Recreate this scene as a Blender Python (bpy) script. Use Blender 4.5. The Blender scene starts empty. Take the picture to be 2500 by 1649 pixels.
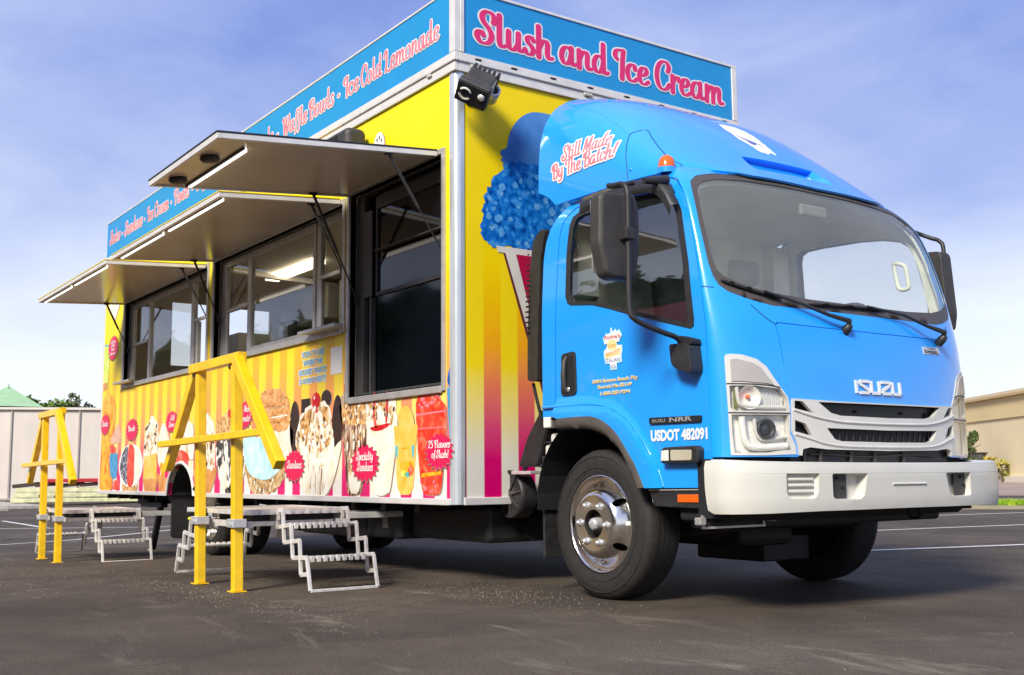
import bpy, bmesh, math, random
from mathutils import Vector, Matrix, noise
from mathutils.geometry import delaunay_2d_cdt
random.seed(7)
S = bpy.context.scene
COL = S.collection
PI = math.pi

# ------------------------------------------------------------ camera, sky, sun, exposure
cd = bpy.data.cameras.new('camera'); cam = bpy.data.objects.new('camera', cd); COL.objects.link(cam)
def _cam():
    yaw, pitch, roll = 0.6134, 0.1244, -0.0082
    c, s = math.cos(yaw), math.sin(yaw)
    fw = Vector((-math.cos(pitch)*c, math.cos(pitch)*s, math.sin(pitch)))
    rt = fw.cross(Vector((0, 0, 1))).normalized(); up = rt.cross(fw)
    r2 = rt*math.cos(roll)+up*math.sin(roll); u2 = -rt*math.sin(roll)+up*math.cos(roll)
    m = Matrix((r2, u2, -fw)).transposed().to_4x4()
    m.translation = Vector((5.6443, -3.5529, 0.6728))
    return m
cam.matrix_world = _cam()
cd.sensor_width = 36; cd.lens = 2680.5/2500*36; cd.clip_start = 0.05; cd.clip_end = 3000
S.camera = cam

SUN_EL, SUN_DIR = math.radians(36), Vector((-0.46, 0.888, 0)).normalized()   # direction the light travels on the ground
w = bpy.data.worlds.new('World'); S.world = w; w.use_nodes = True
nt = w.node_tree; nt.nodes.clear()
def N(nt, t, **kw):
    n = nt.nodes.new(t)
    for k, v in kw.items(): setattr(n, k, v)
    return n
def ramp(nt, stops, fac=None, interp='LINEAR'):
    r = nt.nodes.new('ShaderNodeValToRGB'); e = r.color_ramp.elements; r.color_ramp.interpolation = interp
    while len(e) > 1: e.remove(e[-1])
    e[0].position = stops[0][0]; e[0].color = tuple(stops[0][1])+(1,) if len(stops[0][1]) == 3 else stops[0][1]
    for p_, c_ in stops[1:]:
        q = e.new(p_); q.color = tuple(c_)+(1,) if len(c_) == 3 else c_
    if fac is not None: nt.links.new(fac, r.inputs[0])
    return r
def mixc(nt, fac, a, b, mode='MIX'):
    m = nt.nodes.new('ShaderNodeMix'); m.data_type = 'RGBA'; m.blend_type = mode
    for i, v in ((0, fac), (6, a), (7, b)):
        if hasattr(v, 'links') or hasattr(v, 'is_linked'): nt.links.new(v, m.inputs[i])
        elif isinstance(v, (int, float)): m.inputs[i].default_value = v
        else: m.inputs[i].default_value = tuple(v)+(1,)
    return m.outputs[2]
def math_(nt, op, a, b=None, c=None):
    m = nt.nodes.new('ShaderNodeMath'); m.operation = op
    for i, v in enumerate((a, b, c)):
        if v is None: continue
        if isinstance(v, (int, float)): m.inputs[i].default_value = v
        else: nt.links.new(v, m.inputs[i])
    return m.outputs[0]
sky = N(nt, 'ShaderNodeTexSky', sky_type='NISHITA', sun_disc=False)
sky.sun_elevation = SUN_EL; sky.sun_rotation = math.atan2(-SUN_DIR.x, -SUN_DIR.y)
sky.altitude = 0; sky.air_density = 1.0; sky.dust_density = 1.2; sky.ozone_density = 2.0
tc = N(nt, 'ShaderNodeTexCoord')
sep = N(nt, 'ShaderNodeSeparateXYZ'); nt.links.new(tc.outputs['Generated'], sep.inputs[0])
mp = N(nt, 'ShaderNodeMapping'); mp.inputs['Scale'].default_value = (1.0, 1.0, 2.4); mp.inputs['Location'].default_value = (3.3, 1.2, 0.4)
nt.links.new(tc.outputs['Generated'], mp.inputs[0])
nz = N(nt, 'ShaderNodeTexNoise'); nz.inputs['Scale'].default_value = 1.7; nz.inputs['Detail'].default_value = 6; nz.inputs['Roughness'].default_value = .5
nt.links.new(mp.outputs[0], nz.inputs['Vector'])
nz2 = N(nt, 'ShaderNodeTexNoise'); nz2.inputs['Scale'].default_value = 6; nz2.inputs['Detail'].default_value = 8; nz2.inputs['Roughness'].default_value = .55; nz2.inputs['Distortion'].default_value = .6
nt.links.new(mp.outputs[0], nz2.inputs['Vector'])
n_ = math_(nt, 'ADD', math_(nt, 'MULTIPLY', nz.outputs[0], .75), math_(nt, 'MULTIPLY', nz2.outputs[0], .25))
hz = ramp(nt, [(0.0, (1, 1, 1)), (.08, (.86, .86, .86)), (.20, (.46, .46, .46)), (.40, (.10, .10, .10)), (1, (.25, .25, .25))], sep.outputs[2])
cl = math_(nt, 'MULTIPLY', math_(nt, 'SUBTRACT', n_, .50), 1.7)
fac = N(nt, 'ShaderNodeClamp'); nt.links.new(math_(nt, 'ADD', hz.outputs[0], cl), fac.inputs[0])
base = mixc(nt, .88, sky.outputs[0], (1.55, 2.15, 5.0))
skyc = mixc(nt, fac.outputs[0], base, (6.0, 6.5, 7.2))
bg = N(nt, 'ShaderNodeBackground'); bg.inputs['Strength'].default_value = 0.106
nt.links.new(skyc, bg.inputs[0]); ow = N(nt, 'ShaderNodeOutputWorld'); nt.links.new(bg.outputs[0], ow.inputs[0])

ld = bpy.data.lights.new('sun', 'SUN'); ld.energy = 3.7; ld.angle = math.radians(15); ld.color = (1, .94, .82)
sun = bpy.data.objects.new('sun', ld); COL.objects.link(sun)
dv = Vector((SUN_DIR.x*math.cos(SUN_EL), SUN_DIR.y*math.cos(SUN_EL), -math.sin(SUN_EL)))
sun.rotation_euler = dv.to_track_quat('-Z', 'Y').to_euler(); sun.location = (0, 0, 12)
vs = S.view_settings; S.display_settings.display_device = 'sRGB'
vs.view_transform = 'Standard'; vs.look = 'None'; vs.exposure = 0.62; vs.gamma = 1.0; vs.use_curve_mapping = False
try:
    S.cycles.max_bounces = 8; S.cycles.transparent_max_bounces = 16; S.cycles.glossy_bounces = 4; S.cycles.caustics_reflective = False; S.cycles.caustics_refractive = False
except Exception: pass

# ------------------------------------------------------------ materials
def s2l(c): return tuple(((v/255.0)/12.92 if v/255.0 <= .04045 else ((v/255.0+.055)/1.055)**2.4) for v in c)
MATS = {}
def mat(name, col, rough=.5, metal=0.0, coat=0.0, var=.06, vs_=6.0, bump=0.0, bs=40.0, spec=.5, emis=None, es=0, rvar=.08):
    m = bpy.data.materials.new(name); m.use_nodes = True; MATS[name] = m
    t = m.node_tree; b = t.nodes['Principled BSDF']
    tc = N(t, 'ShaderNodeTexCoord')
    nz = N(t, 'ShaderNodeTexNoise'); nz.inputs['Scale'].default_value = vs_; nz.inputs['Detail'].default_value = 5
    t.links.new(tc.outputs['Object'], nz.inputs['Vector'])
    c0 = tuple(max(0, v*(1-var)) for v in col); c1 = tuple(min(1, v*(1+var)) for v in col)
    r = ramp(t, [(.3, c0), (.7, c1)], nz.outputs[0]); t.links.new(r.outputs[0], b.inputs['Base Color'])
    rr = ramp(t, [(.3, (max(.02, rough-rvar*rough),)*3), (.7, (min(1, rough+rvar*rough),)*3)], nz.outputs[0]); t.links.new(rr.outputs[0], b.inputs['Roughness'])
    b.inputs['Metallic'].default_value = metal; b.inputs['Coat Weight'].default_value = coat; b.inputs['Coat Roughness'].default_value = .06
    b.inputs['Specular IOR Level'].default_value = spec
    if bump:
        n2 = N(t, 'ShaderNodeTexNoise'); n2.inputs['Scale'].default_value = bs; n2.inputs['Detail'].default_value = 4
        t.links.new(tc.outputs['Object'], n2.inputs['Vector'])
        bp = N(t, 'ShaderNodeBump'); bp.inputs['Strength'].default_value = bump; bp.inputs['Distance'].default_value = .01
        t.links.new(n2.outputs[0], bp.inputs['Height']); t.links.new(bp.outputs[0], b.inputs['Normal'])
    if emis is not None:
        b.inputs['Emission Color'].default_value = tuple(emis)+(1,); b.inputs['Emission Strength'].default_value = es
    return m
def glass(name, tint, refl=.9, rough=.02, f0=.045):
    m = bpy.data.materials.new(name); m.use_nodes = True; MATS[name] = m
    t = m.node_tree; t.nodes.clear()
    lw_ = N(t, 'ShaderNodeLayerWeight'); lw_.inputs[0].default_value = .5
    fr_o = math_(t, 'ADD', math_(t, 'MULTIPLY', math_(t, 'POWER', lw_.outputs['Facing'], 4.5), .92), f0)
    tr = N(t, 'ShaderNodeBsdfTransparent'); tr.inputs[0].default_value = tuple(tint)+(1,)
    gl = N(t, 'ShaderNodeBsdfGlossy'); gl.inputs['Roughness'].default_value = rough; gl.inputs[0].default_value = (refl, refl, refl, 1)
    mx = N(t, 'ShaderNodeMixShader'); o = N(t, 'ShaderNodeOutputMaterial')
    t.links.new(fr_o, mx.inputs[0]); t.links.new(tr.outputs[0], mx.inputs[1]); t.links.new(gl.outputs[0], mx.inputs[2]); t.links.new(mx.outputs[0], o.inputs[0])
    return m
BLUE = mat('cab_paint_blue', (.010, .315, .93), .30, 0, 1.0, .03, 2.0, .02, 3)
SIGNB = mat('sign_blue', (.006, .270, .60), .45, 0, .1, .05, 3)
WHITE = mat('white_vinyl', (.80, .78, .76), .45)
PINK = mat('pink_vinyl', (.72, .022, .15), .45)
PINKL = mat('salmon_vinyl', (.80, .20, .25), .45)
RED = mat('burst_crimson', (.74, .008, .085), .4, var=.12, vs_=20)
CREAMT = mat('trim_aluminium_white', (.74, .71, .67), .42, .15, 0, .08, 9, .03, 30)
ALU = mat('brushed_aluminium', (.68, .68, .67), .36, .55, 0, .12, 14, .05, 60)
FRAME = mat('window_frame_aluminium', (.56, .53, .50), .4, .55, 0, .12, 10)
BUMP_ = mat('bumper_white_paint', (.60, .585, .52), .42, 0, .35, .04, 5, .02, 12)
GRILLE = mat('grille_silver_white', (.66, .64, .59), .38, .15, .3, .04, 5)
CHROME = mat('chrome', (.86, .84, .81), .22, .75, 0, .04, 8)
POLISH = mat('polished_steel', (.84, .80, .74), .17, 1.0, 0, .06, 9, .03, 25)
BLACKP = mat('black_plastic', (.022, .021, .022), .5, 0, 0, .25, 20, .05, 80)
GREYP = mat('dark_grey_plastic', (.040, .036, .033), .55, 0, 0, .2, 12, .08, 160)
FLARE = mat('grey_plastic_flare', (.075, .064, .055), .6, 0, 0, .15, 12, .1, 120)
BLACK = mat('matt_black', (.008, .008, .010), .8)
CHASSIS = mat('chassis_black', (.014, .013, .014), .62, .0, 0, .4, 8, .2, 25)
RUBBER = mat('tyre_rubber', (.019, .0165, .015), .75, 0, 0, .25, 30, .25, 90)
SEAL = mat('window_seal', (.072, .062, .056), .5)
YELLOW = mat('yellow_steel_paint', (.88, .54, .004), .40, 0, .25, .12, 11, .06, 26)
LINER = mat('cab_headliner_grey', (.90, .92, .82), .8, 0, 0, .1, 4, .05, 60)
CABIN = mat('cab_interior_dark', (.22, .22, .20), .7, 0, 0, .2, 8)
GALLEY = mat('galley_wall', (.50, .45, .38), .55, 0, 0, .08, 3)
AWN = mat('awning_underside', (.68, .60, .49), .24, 0, .2, .05, 1.5, .03, 2)
STEEL = mat('stair_steel', (.72, .69, .65), .42, .30, 0, .15, 20, .1, 60)
DECKM = mat('deck_aluminium', (.66, .61, .54), .45, .4, 0, .18, 15, .1, 50)
AMBER = mat('amber_lens', (.72, .12, .004), .15, 0, .5)
LENSG = mat('lamp_grey_panel', (.40, .37, .35), .3, 0, .4)
REFL = mat('lamp_reflector', (.84, .82, .76), .35, .15, .3, .12, 60, .15, 90)
LEDM = mat('led_strip', (.9, .88, .85), .4, emis=(1, .95, .9), es=1.1)
LAMPM = mat('ceiling_lamp', (.9, .85, .7), .4, emis=(1, .9, .68), es=3.2)
FRIDGE = mat('fridge_white', (.72, .72, .72), .35, 0, .2)
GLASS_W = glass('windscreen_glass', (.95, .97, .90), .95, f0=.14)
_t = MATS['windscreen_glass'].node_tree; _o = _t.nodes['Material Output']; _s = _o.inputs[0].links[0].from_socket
_d = _t.nodes.new('ShaderNodeBsdfDiffuse'); _d.inputs[0].default_value = (.80, .79, .68, 1); _n = _t.nodes.new('ShaderNodeTexNoise'); _n.inputs['Scale'].default_value = 1.6  # painted haze: pale diffuse veil in the glass, lightens the view into the cab
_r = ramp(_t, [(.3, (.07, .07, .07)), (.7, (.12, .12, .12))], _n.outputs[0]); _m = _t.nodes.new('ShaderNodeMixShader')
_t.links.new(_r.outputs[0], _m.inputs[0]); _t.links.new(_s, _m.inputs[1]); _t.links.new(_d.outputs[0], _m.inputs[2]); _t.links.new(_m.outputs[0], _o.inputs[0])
MATS['windscreen_glass'].node_tree.nodes['Glossy BSDF'].inputs[0].default_value = (.98, .96, .78, 1)
GLASS_S = glass('side_glass', (.45, .47, .44), .95, f0=.17)
GLASS_G = glass('galley_glass', (.95, .95, .92), .8)
GLASS_C = glass('clear_side_glass', (.97, .97, .97), .6)
POSTM = mat('corner_post_silver', (.66, .70, .74), .28, .45, .2, .06, 4)
LOGOM = mat('logo_bright_metal', (.80, .80, .79), .3, .2, .4)
GLASS_L = glass('lens_glass', (.97, .97, .96), .9)
DARKGL = mat('dark_glass', (.003, .004, .007), .05, 0, 0, .1, spec=.35)

def wrapmat(name, axis, x0, per, hi, lo):
    """printed vinyl wrap: two alternating stripes whose print colours run from top to bottom"""
    m = bpy.data.materials.new(name); m.use_nodes = True; t = m.node_tree; b = t.nodes['Principled BSDF']
    tc = N(t, 'ShaderNodeTexCoord'); sp = N(t, 'ShaderNodeSeparateXYZ'); t.links.new(tc.outputs['Object'], sp.inputs[0])
    u = math_(t, 'FRACT', math_(t, 'DIVIDE', math_(t, 'SUBTRACT', sp.outputs[axis], x0), per))
    tri = math_(t, 'ABSOLUTE', math_(t, 'SUBTRACT', u, .5))
    st = ramp(t, [(.235, (1, 1, 1)), (.265, (0, 0, 0))], tri)
    z = math_(t, 'DIVIDE', sp.outputs[2], 3.2)
    A = ramp(t, hi, z); B = ramp(t, lo, z)
    c = mixc(t, st.outputs[0], A.outputs[0], B.outputs[0])
    nz = N(t, 'ShaderNodeTexNoise'); nz.inputs['Scale'].default_value = 2.5; nz.inputs['Detail'].default_value = 4; t.links.new(tc.outputs['Object'], nz.inputs['Vector'])
    v = ramp(t, [(.3, (.93, .93, .93)), (.7, (1, 1, 1))], nz.outputs[0])
    t.links.new(mixc(t, 1.0, c, v.outputs[0], 'MULTIPLY'), b.inputs['Base Color'])
    b.inputs['Roughness'].default_value = .42; b.inputs['Specular IOR Level'].default_value = .25; b.inputs['Coat Weight'].default_value = .04; b.inputs['Coat Roughness'].default_value = .1
    bp = N(t, 'ShaderNodeBump'); bp.inputs['Strength'].default_value = .12; bp.inputs['Distance'].default_value = .02; t.links.new(nz.outputs[0], bp.inputs['Height']); t.links.new(bp.outputs[0], b.inputs['Normal'])
    MATS[name] = m; return m
Y_ = (.90, .74, .0)
SIDEW = wrapmat('side_wrap_print', 0, -.1765, .285,
    [(0, (.80, .76, .74)), (.19, (.80, .76, .72)), (.30, (.88, .74, .30)), (.40, (.90, .68, .06)), (.56, (.90, .70, .0)), (1, (.90, .74, .0))],
    [(0, (.66, .0, .12)), (.215, (.72, .02, .16)), (.28, (.80, .12, .14)), (.37, (.90, .33, .13)), (.48, (.90, .46, .04)), (.56, (.90, .56, .0)), (.66, Y_), (1, Y_)])
FRONTW = wrapmat('front_wrap_print', 1, .140, .2585,
    [(0, (.74, .71, .66)), (.24, (.74, .71, .62)), (.33, (.86, .72, .25)), (.42, (.92, .70, .01)), (1, (.94, .69, .0))],
    [(0, (.62, .0, .14)), (.24, (.62, .0, .14)), (.30, (.66, .06, .18)), (.38, (.80, .20, .10)), (.46, (.90, .40, .01)), (.55, (.92, .56, .0)), (.64, (.94, .69, .0)), (1, (.94, .69, .0))])
def foodmat(name, stops, scale=(1, 1, 1), s=18.0, dist=.8, kind='noise', rough=.35):
    m = bpy.data.materials.new(name); m.use_nodes = True; t = m.node_tree; b = t.nodes['Principled BSDF']
    tc = N(t, 'ShaderNodeTexCoord'); mp = N(t, 'ShaderNodeMapping'); mp.inputs['Scale'].default_value = scale; t.links.new(tc.outputs['Object'], mp.inputs[0])
    if kind == 'noise':
        n = N(t, 'ShaderNodeTexNoise'); n.inputs['Scale'].default_value = s; n.inputs['Detail'].default_value = 5; n.inputs['Distortion'].default_value = dist
    else:
        n = N(t, 'ShaderNodeTexVoronoi'); n.inputs['Scale'].default_value = s; n.feature = 'F1'
    t.links.new(mp.outputs[0], n.inputs['Vector'])
    r = ramp(t, stops, n.outputs[0]); t.links.new(r.outputs[0], b.inputs['Base Color']); b.inputs['Roughness'].default_value = rough
    MATS[name] = m; return m
F_CREAM = foodmat('print_whipped_cream', [(.30, (.35, .16, .04)), (.38, (.62, .40, .16)), (.44, (.80, .72, .56)), (.55, (.86, .83, .76)), (.75, (.80, .76, .66))], (1, 1, .6), 16)
F_WHITE = foodmat('print_vanilla', [(.3, (.78, .66, .46)), (.5, (.86, .80, .66)), (.7, (.86, .84, .78))], s=8)
F_CHOC = foodmat('print_chocolate', [(.35, (.03, .012, .008)), (.46, (.12, .04, .02)), (.51, (.40, .20, .10)), (.57, (.80, .66, .50)), (.63, (.10, .035, .02))], (2.2, 1, .35), 15)
F_STREAK = foodmat('print_streaked_cream', [(.36, (.10, .035, .015)), (.43, (.45, .24, .10)), (.48, (.84, .78, .66)), (.60, (.86, .82, .74)), (.66, (.50, .28, .12))], (2.6, 1, .30), 15)
F_TAN = foodmat('print_caramel', [(.32, (.20, .07, .015)), (.45, (.58, .28, .08)), (.55, (.74, .46, .18)), (.7, (.82, .66, .40))], s=20)
F_COOK = foodmat('print_cookie', [(.3, (.30, .10, .02)), (.45, (.66, .28, .08)), (.6, (.80, .44, .18)), (.75, (.84, .58, .32))], (1, 1, 2.2), 10)
F_DARK = foodmat('print_dark_cookie', [(.3, (.012, .006, .005)), (.6, (.05, .022, .015)), (.8, (.09, .04, .03))], s=25)
F_RED = foodmat('print_red_slush', [(.3, (.60, .015, .005)), (.5, (.80, .05, .02)), (.62, (.85, .16, .08)), (.75, (.9, .45, .3))], s=12)
F_ORNG = foodmat('print_orange_smoothie', [(.3, (.80, .12, .0)), (.45, (.86, .30, .0)), (.55, (.88, .50, .02)), (.7, (.88, .42, .04))], s=7)
F_YELL = foodmat('print_mango_cup', [(.3, (.84, .42, .04)), (.5, (.86, .52, .08)), (.7, (.88, .62, .20))], s=6)
F_CYAN = foodmat('print_blue_cream', [(.3, (.38, .68, .74)), (.5, (.52, .78, .82)), (.65, (.70, .86, .86)), (.8, (.45, .72, .70))], s=6)
F_BROC = foodmat('print_brownie', [(.3, (.14, .06, .02)), (.45, (.46, .27, .10)), (.58, (.66, .46, .24)), (.7, (.80, .70, .52))], s=16)
F_CONE = foodmat('print_cake_cone', [(.3, (.56, .20, .04)), (.6, (.74, .34, .09)), (.8, (.80, .46, .18))], s=6)
F_BERRY = foodmat('print_berries', [(.3, (.01, .012, .03)), (.5, (.05, .05, .09)), (.6, (.55, .55, .6)), (.66, (.04, .03, .06))], s=22)
F_COW = foodmat('print_cow_cup', [(.46, (.86, .82, .74)), (.50, (.05, .04, .035)), (.62, (.04, .035, .03))], (1, 1, .6), 9, 1.5)
F_SLUSH = foodmat('print_blue_slush', [(.28, (.0, .03, .20)), (.42, (.0, .11, .48)), (.56, (.01, .19, .66)), (.64, (.06, .32, .74)), (.70, (.01, .16, .60)), (.78, (.40, .62, .85))], s=20, dist=.3)
F_SLUSHL = foodmat('print_slush_light', [(.3, (.04, .26, .68)), (.6, (.14, .40, .76)), (.8, (.30, .55, .82))], s=20)
F_SLUSHD = foodmat('print_blue_dome', [(.3, (.04, .17, .50)), (.7, (.08, .26, .62))], s=3)
F_GREEN = foodmat('print_lime_cup', [(.3, (.30, .62, .02)), (.45, (.62, .80, .02)), (.6, (.75, .85, .25)), (.7, (.40, .75, .50))], s=10)
F_TEAL = mat('print_teal', (.12, .46, .50), .4); F_CUPB = mat('print_small_blue_cup', (.06, .30, .55), .4, var=.3, vs_=15)
F_STRAP = mat('print_skin_pink', (.70, .42, .30), .4, var=.3, vs_=15)
F_CHERRY = foodmat('print_cherry', [(.3, (.45, .0, .0)), (.55, (.62, .01, .01)), (.75, (.85, .2, .15))], s=8)
SHAD = mat('print_drop_shadow', (.30, .20, .16), .5)  # drop shadow drawn in brown under the printed pictures and badges

# ------------------------------------------------------------ mesh helpers
def finish(ob, parent=None, label=None, cat=None, group=None, kind=None):
    COL.objects.link(ob)
    if parent is not None:
        ob.parent = parent
        pm = Matrix.Identity(4); q = parent
        chain = []
        while q is not None: chain.append(q); q = q.parent
        for q in reversed(chain): pm = pm @ q.matrix_parent_inverse @ q.matrix_basis
        ob.matrix_parent_inverse = pm.inverted()
    if label: ob['label'] = label
    if cat: ob['category'] = cat
    if group: ob['group'] = group
    if kind: ob['kind'] = kind
    return ob
def thing(name, loc, label, cat, group=None):
    o = bpy.data.objects.new(name, None); o.location = loc; o.empty_display_size = .2
    return finish(o, None, label, cat, group)
class MB:
    def __init__(s): s.v = []; s.f = []; s.m = []; s.sm = []; s.cur = 0
    def add(s, vs, fs, smooth=False):
        o = len(s.v); s.v += [tuple(v) for v in vs]; s.f += [tuple(i+o for i in f) for f in fs]; s.m += [s.cur]*len(fs); s.sm += [smooth]*len(fs); return s
    def box(s, x0, x1, y0, y1, z0, z1, M=None):
        vs = [(x, y, z) for z in (z0, z1) for y in (y0, y1) for x in (x0, x1)]
        if M is not None: vs = [M @ Vector(v) for v in vs]
        return s.add(vs, [(0, 2, 3, 1), (4, 5, 7, 6), (0, 1, 5, 4), (2, 6, 7, 3), (0, 4, 6, 2), (1, 3, 7, 5)])
    def bar(s, a, b, w, h, up=(0, 0, 1)):
        a = Vector(a); b = Vector(b); d = b-a; L = d.length; d.normalize(); u = Vector(up)
        if abs(d.dot(u)) > .95: u = Vector((0, 1, 0))
        r = d.cross(u).normalized(); u = r.cross(d)
        M = Matrix((d, r, u)).transposed().to_4x4(); M.translation = a
        return s.box(0, L, -w/2, w/2, -h/2, h/2, M)
    def tube(s, pts, r, n=8, closed=False, cap=True):
        pts = [Vector(p) for p in pts]; k = len(pts); vs = []; fs = []
        rs = r if isinstance(r, (list, tuple)) else [r]*k
        prev = None
        for i, p in enumerate(pts):
            a = pts[i-1] if (i > 0 or closed) else p; b = pts[(i+1) % k] if (i < k-1 or closed) else p
            d = (b-a).normalized()
            if prev is None:
                u = Vector((0, 0, 1)) if abs(d.z) < .9 else Vector((1, 0, 0)); u = (u-d*u.dot(d)).normalized()
            else: u = (prev-d*prev.dot(d)).normalized()
            prev = u; q = d.cross(u)
            for j in range(n):
                t = 2*PI*j/n; vs.append(p+(u*math.cos(t)+q*math.sin(t))*rs[i])
        m = k if closed else k-1
        for i in range(m):
            for j in range(n):
                a = i*n+j; b = i*n+(j+1) % n; c = ((i+1) % k)*n+(j+1) % n; d = ((i+1) % k)*n+j; fs.append((a, b, c, d))
        s.add(vs, fs, True)
        if cap and not closed:
            s.add(vs[:n], [tuple(reversed(range(n)))]); s.add(vs[-n:], [tuple(range(n))])
        return s
    def lathe(s, prof, n=32, M=None, smooth=True, a0=0, a1=2*PI):
        """profile of (r, h) turned about local Z"""
        full = abs(a1-a0-2*PI) < 1e-6; m = n if full else n+1; vs = []; fs = []
        for r, h in prof:
            for j in range(m):
                t = a0+(a1-a0)*j/n; vs.append(Vector((r*math.cos(t), r*math.sin(t), h)))
        for i in range(len(prof)-1):
            for j in range(n):
                a = i*m+j; b = i*m+(j+1) % m; fs.append((a, b, b+m, a+m))
        if M is not None: vs = [M @ v for v in vs]
        return s.add(vs, fs, smooth)
    def prism(s, poly, axis, d0, d1):
        """poly: 2D points in the two other axes"""
        n = len(poly)
        def P(q, d):
            return {0: (d, q[0], q[1]), 1: (q[0], d, q[1]), 2: (q[0], q[1], d)}[axis]
        vs = [P(q, d0) for q in poly]+[P(q, d1) for q in poly]
        fs = [tuple(reversed(range(n))), tuple(range(n, 2*n))]+[(i, (i+1) % n, n+(i+1) % n, n+i) for i in range(n)]
        return s.add(vs, fs)
    def build(s, name, mats, parent=None, bevel=0, seg=2, **kw):
        me = bpy.data.meshes.new(name); me.from_pydata([tuple(v) for v in s.v], [], s.f)
        for m in (mats if isinstance(mats, (list, tuple)) else [mats]): me.materials.append(m)
        me.polygons.foreach_set('material_index', s.m); me.polygons.foreach_set('use_smooth', s.sm)
        bm = bmesh.new(); bm.from_mesh(me); bmesh.ops.remove_doubles(bm, verts=bm.verts, dist=1e-6) if s.dd else None; 
        if s.rn: bmesh.ops.recalc_face_normals(bm, faces=bm.faces)
        bm.to_mesh(me); bm.free(); me.update()
        ob = bpy.data.objects.new(name, me)
        if bevel:
            b = ob.modifiers.new('bevel', 'BEVEL'); b.width = bevel; b.segments = seg; b.limit_method = 'ANGLE'; b.angle_limit = math.radians(35); b.harden_normals = False
        return finish(ob, parent, **kw)
    dd = False; rn = True
def pip(p, poly):
    x, y = p; c = False; n = len(poly); j = n-1
    for i in range(n):
        xi, yi = poly[i]; xj, yj = poly[j]
        if (yi > y) != (yj > y) and x < (xj-xi)*(y-yi)/(yj-yi)+xi: c = not c
        j = i
    return c
def dens(poly, step):
    out = []
    for i in range(len(poly)):
        a = poly[i]; b = poly[(i+1) % len(poly)]; L = math.hypot(b[0]-a[0], b[1]-a[1]); k = max(1, int(math.ceil(L/step)))
        for j in range(k): out.append((a[0]+(b[0]-a[0])*j/k, a[1]+(b[1]-a[1])*j/k))
    return out
def smooth_poly(pts, k=4, closed=True):
    n = len(pts); out = []
    rng = range(n) if closed else range(n-1)
    for i in rng:
        if closed: p0, p1, p2, p3 = pts[i-1], pts[i], pts[(i+1) % n], pts[(i+2) % n]
        else: p0, p1, p2, p3 = pts[max(0, i-1)], pts[i], pts[i+1], pts[min(n-1, i+2)]
        for j in range(k):
            t = j/k
            out.append(tuple(.5*((2*p1[q])+(-p0[q]+p2[q])*t+(2*p0[q]-5*p1[q]+4*p2[q]-p3[q])*t*t+(-p0[q]+3*p1[q]-3*p2[q]+p3[q])*t**3) for q in range(len(p1))))
    if not closed: out.append(tuple(pts[-1]))
    return out
def rpoly(poly, r, k=3):
    """round the corners of a polygon"""
    out = []; n = len(poly)
    for i in range(n):
        a = Vector(poly[i-1]); b = Vector(poly[i]); c = Vector(poly[(i+1) % n])
        la = (a-b).length; lc = (c-b).length; q = min(r, la*.45, lc*.45)
        p = b+(a-b)/la*q; s_ = b+(c-b)/lc*q
        for j in range(k+1):
            t = j/k; out.append(tuple((1-t)**2*p+2*t*(1-t)*b+t*t*s_))
    return out
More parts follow.
